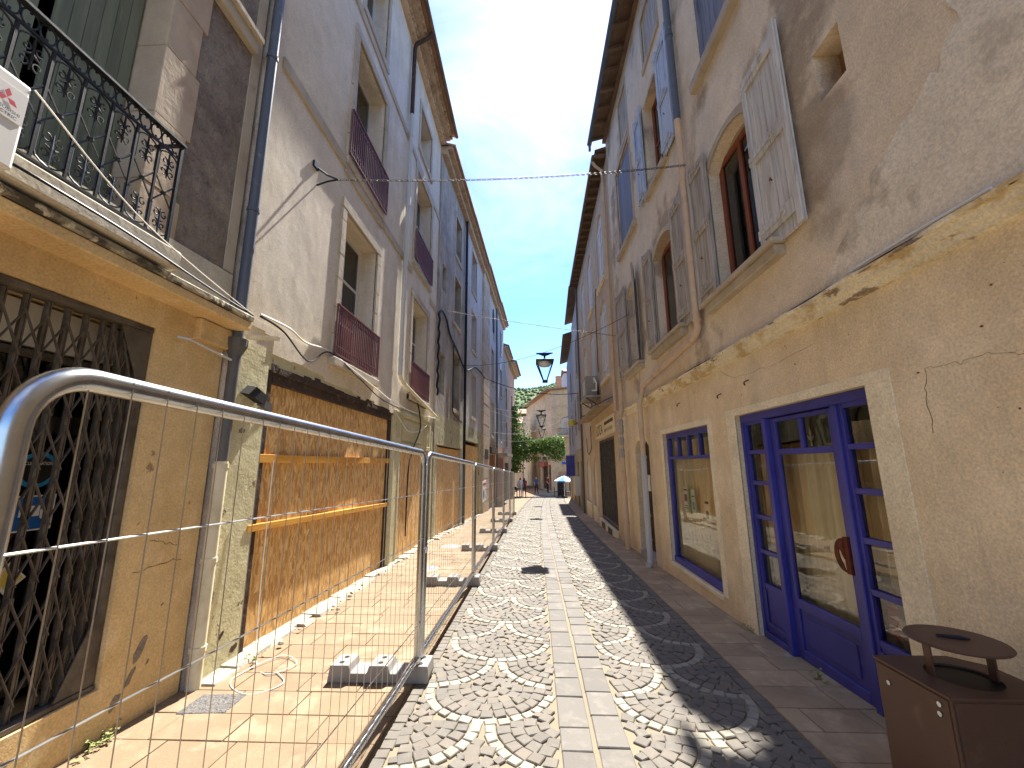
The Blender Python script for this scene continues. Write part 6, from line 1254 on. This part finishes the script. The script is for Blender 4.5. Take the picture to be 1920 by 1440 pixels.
# weeds and crumbs of rubble at the wall foot
def weed(label, x, y, n, s, seed):
    rr = random.Random(seed); t = thing('weed', label, 'weed', (x, y, g(y)), 'weeds at the foot of the walls'); mb = MB(); st_ = MB()
    for k in range(n):
        a = rr.uniform(0, 6.28); l = s * rr.uniform(.4, 1.0); p0 = Vector((x + rr.gauss(0, s * .4), y + rr.gauss(0, s * .8), g(y))); p1 = p0 + Vector((math.cos(a) * l * .6 + .3 * l, math.sin(a) * l * .6, l * rr.uniform(.3, 1.0)))
        st_.tube([p0, (p0 + p1) / 2 + Vector((0, 0, l * .15)), p1], .0016, 4)
        for q in range(7):
            p = p0.lerp(p1, rr.uniform(.3, 1.0)) + Vector((0, 0, l * .08)); b = rr.uniform(0, 6.28); d = Vector((math.cos(b), math.sin(b), rr.uniform(-.1, .5))) * rr.uniform(.012, .028); e = Vector((-d.y, d.x, 0)) * .4; i = len(mb.v); mb.v += [p, p + d * .5 + e, p + d, p + d * .5 - e]; mb.f.append((i, i + 1, i + 2, i + 3))
    tag(mb.build('leaves', 'weed_leaf', t, fix=False), kind='stuff'); tag(st_.build('stems', 'weed_leaf', t), kind='stuff')
weed('dry green weed at the foot of the ochre wall', -2.86, 2.95, 22, .10, 1); weed('small weed by the corner of the first board', -2.70, 4.25, 10, .07, 2); weed('sparse weed under the folding gate', -2.84, 2.55, 12, .07, 3)
weed('tuft of weed at the sill of the blue door', 2.40, 4.0, 8, .06, 4); weed('weed at the foot of the wall left of the blue door', 2.40, 5.2, 8, .06, 5)
for i in range(9):
    rr = random.Random(i + 40); x, y = -2.62 + rr.uniform(-.1, .12), 4.0 + rr.uniform(0, 4.2); s = rr.uniform(.015, .04)
    b = MB().lathe([(s * .7, -.002), (s, s * .4), (s * .5, s * .9)], (x, y, g(y) + .03), 5).build('rubble_lump', 'rubble_cement', None, origin=(x, y, g(y))); tag(b, 'small lump of rubble on the cement strip below the boards', 'rubble', 'rubble lumps below the boards')

# ---------------------------------------------------------------- far end: parasol, tables, people
pu = thing('parasol', 'blue and white striped parasol standing at the end of the street', 'parasol', (2.86, 36.6, g(36.6)))
zt = .78; n = 8
for k in range(n):
    a0, a1 = 2 * math.pi * k / n, 2 * math.pi * (k + 1) / n; mb = MB(); rad = .86
    for (t0, t1) in ((0, .5), (.5, 1)):
        z0, z1 = zt - .42 * t0 ** 1.3, zt - .42 * t1 ** 1.3
        mb.poly([(2.86 + rad * t0 * math.cos(a0), 36.6 + rad * t0 * math.sin(a0), z0), (2.86 + rad * t1 * math.cos(a0), 36.6 + rad * t1 * math.sin(a0), z1), (2.86 + rad * t1 * math.cos(a1), 36.6 + rad * t1 * math.sin(a1), z1), (2.86 + rad * t0 * math.cos(a1), 36.6 + rad * t0 * math.sin(a1), z0)])
    mb.poly([(2.86 + rad * math.cos(a0), 36.6 + rad * math.sin(a0), zt - .42), (2.86 + rad * math.cos(a1), 36.6 + rad * math.sin(a1), zt - .42), (2.86 + rad * math.cos(a1), 36.6 + rad * math.sin(a1), zt - .52), (2.86 + rad * math.cos(a0), 36.6 + rad * math.sin(a0), zt - .52)])
    mb.build('panel', 'parasol_blue' if k % 2 else 'parasol_white', pu, fix=False)
MB().tube([(2.86, 36.6, g(36.6)), (2.86, 36.6, zt + .06)], .025, 8).build('pole', 'galvanised', pu); MB().lathe([(.28, 0), (.26, .08), (.05, .1)], (2.86, 36.6, g(36.6)), 14).build('base', 'patio_black', pu)
def bistro_table(label, x, y):
    t = thing('bistro_table', label, 'table', (x, y, g(y))); z = g(y)
    MB().lathe([(.38, .72), (.38, .75)], (x, y, z), 18).build('table_top', 'patio_black', t); MB().tube([(x, y, z), (x, y, z + .72)], .03, 8).build('stem', 'patio_black', t); MB().lathe([(.24, 0), (.22, .03)], (x, y, z), 14).build('foot', 'patio_black', t)
def bistro_chair(label, x, y, a):
    t = thing('bistro_chair', label, 'chair', (x, y, g(y)), 'chairs round the far tables'); z = g(y); c, s = math.cos(a), math.sin(a); Q = lambda u, v, w: Vector((x + u * c - v * s, y + u * s + v * c, z + w))
    MB().hexa([Q(-.2, -.2, .44), Q(.2, -.2, .44), Q(.2, .2, .44), Q(-.2, .2, .44), Q(-.2, -.2, .47), Q(.2, -.2, .47), Q(.2, .2, .47), Q(-.2, .2, .47)]).build('seat', 'patio_black', t)
    MB().hexa([Q(-.2, .18, .6), Q(.2, .18, .6), Q(.2, .22, .6), Q(-.2, .22, .6), Q(-.2, .22, .86), Q(.2, .22, .86), Q(.2, .25, .86), Q(-.2, .25, .86)]).build('backrest', 'patio_black', t)
    for u in (-.18, .18):
        MB().tube([Q(u, -.18, 0), Q(u, -.18, .44)], .014, 6).build('leg', 'patio_black', t); MB().tube([Q(u, .2, 0), Q(u, .2, .6), Q(u, .23, .86)], .014, 6).build('leg', 'patio_black', t)
bistro_table('black bistro table under the parasol', 2.75, 37.4); bistro_chair('black chair left of the table under the parasol', 2.25, 37.3, 1.4); bistro_chair('black chair at the wall side of the parasol table', 3.25, 37.2, -1.6)
bistro_table('black bistro table at the left row beside the people', -1.25, 37.6); bistro_chair('black chair at the left table before the vine', -1.45, 38.2, .2)
bd = thing('menu_board', 'black menu board standing behind the parasol', 'sign', (2.75, 38.6, g(38.6))); z = g(38.6)
MB().hexa([(2.4, 38.5, z + .05), (3.1, 38.5, z + .05), (3.1, 38.6, z + 1.55), (2.4, 38.6, z + 1.55), (2.4, 38.55, z + .05), (3.1, 38.55, z + .05), (3.1, 38.65, z + 1.55), (2.4, 38.65, z + 1.55)]).build('panel', 'print_dark', bd)
for x in (2.44, 3.06): MB().bar((x, 38.62, z + 1.5), (x, 39.0, z), .04, .03).build('leg', 'dark_timber', bd)
def person(label, x, y, head, shirt, trousers, hair, stride=.0, arm=.2, hgt=1.7, dress=False):
    me = bpy.data.meshes.new('person'); k = hgt / 1.7
    J = {'pel': (0, 0, .93), 'chest': (0, .01, 1.22), 'neck': (0, 0, 1.43), 'head': (0, -.02, 1.56), 'top': (0, -.01, 1.68)}
    E_ = [('pel', 'chest'), ('chest', 'neck'), ('neck', 'head'), ('head', 'top')]; Rr = {'pel': .15, 'chest': .165, 'neck': .055, 'head': .10, 'top': .07}
    for s, nm in ((-1, 'l'), (1, 'r')):
        st_ = stride * s
        J.update({nm + 'hip': (s * .09, 0, .88), nm + 'kn': (s * .10, -.10 * st_ - .02, .48), nm + 'an': (s * .10, -.22 * st_ + .03, .09), nm + 'to': (s * .11, -.22 * st_ - .13, .03), nm + 'sh': (s * .18, .01, 1.36), nm + 'el': (s * .25, .06 + arm * s * .3, 1.10), nm + 'wr': (s * .24, -.12 + arm * s * .4, .90), nm + 'ha': (s * .235, -.17 + arm * s * .42, .82)})
        E_ += [('pel', nm + 'hip'), (nm + 'hip', nm + 'kn'), (nm + 'kn', nm + 'an'), (nm + 'an', nm + 'to'), ('neck', nm + 'sh'), (nm + 'sh', nm + 'el'), (nm + 'el', nm + 'wr'), (nm + 'wr', nm + 'ha')]
        Rr.update({nm + 'hip': .095, nm + 'kn': .062, nm + 'an': .045, nm + 'to': .04, nm + 'sh': .065, nm + 'el': .045, nm + 'wr': .033, nm + 'ha': .036})
    ks = list(J); me.from_pydata([Vector(J[q]) * k for q in ks], [(ks.index(a), ks.index(b)) for a, b in E_], [])
    o = bpy.data.objects.new('person', me); COL.objects.link(o); sm = o.modifiers.new('skin', 'SKIN'); sv = me.skin_vertices[0].data
    for i, q in enumerate(ks): sv[i].radius = (Rr[q] * k * (.8 if q == 'head' else 1), Rr[q] * k); sv[i].use_root = (q == 'pel')
    ss = o.modifiers.new('sub', 'SUBSURF'); ss.levels = 2; ss.render_levels = 2
    dg = bpy.context.evaluated_depsgraph_get(); m2 = bpy.data.meshes.new_from_object(o.evaluated_get(dg)); bpy.data.objects.remove(o)
    for mt in (shirt, trousers, 'skin', hair, 'cloth_dark'): m2.materials.append(MT[mt])
    for p in m2.polygons:
        c = p.center / k; p.use_smooth = True
        if c.z > 1.46: p.material_index = 3 if (c.z > 1.62 or c.y > .03) else 2
        elif c.z < .07: p.material_index = 4
        elif abs(c.x) > .19 and c.z < 1.16: p.material_index = 2
        elif c.z > .92: p.material_index = 0
        else: p.material_index = 1
    ob = bpy.data.objects.new('person', m2); COL.objects.link(ob); ob.location = (x, y, g(y) + .0); ob.rotation_euler = (0, 0, head); tag(ob, label, 'person', 'people at the far end of the street')
    return ob
person('person in white shirt and pale trousers standing by the left wall', -.95, 37.6, 2.8, 'cloth_white', 'cloth_white', 'hair', .3)
person('person in dark maroon clothes beside the one in white', -.62, 38.4, 3.4, 'cloth_maroon', 'cloth_dark', 'hair', .6)
person('person in blue top walking in the shade before the corner house', .55, 43.0, .3, 'cloth_blue', 'cloth_dark', 'hair', .8)
person('person in maroon in the doorway of the corner house', 1.75, 44.2, 1.2, 'cloth_maroon', 'cloth_dark', 'hair', .1)
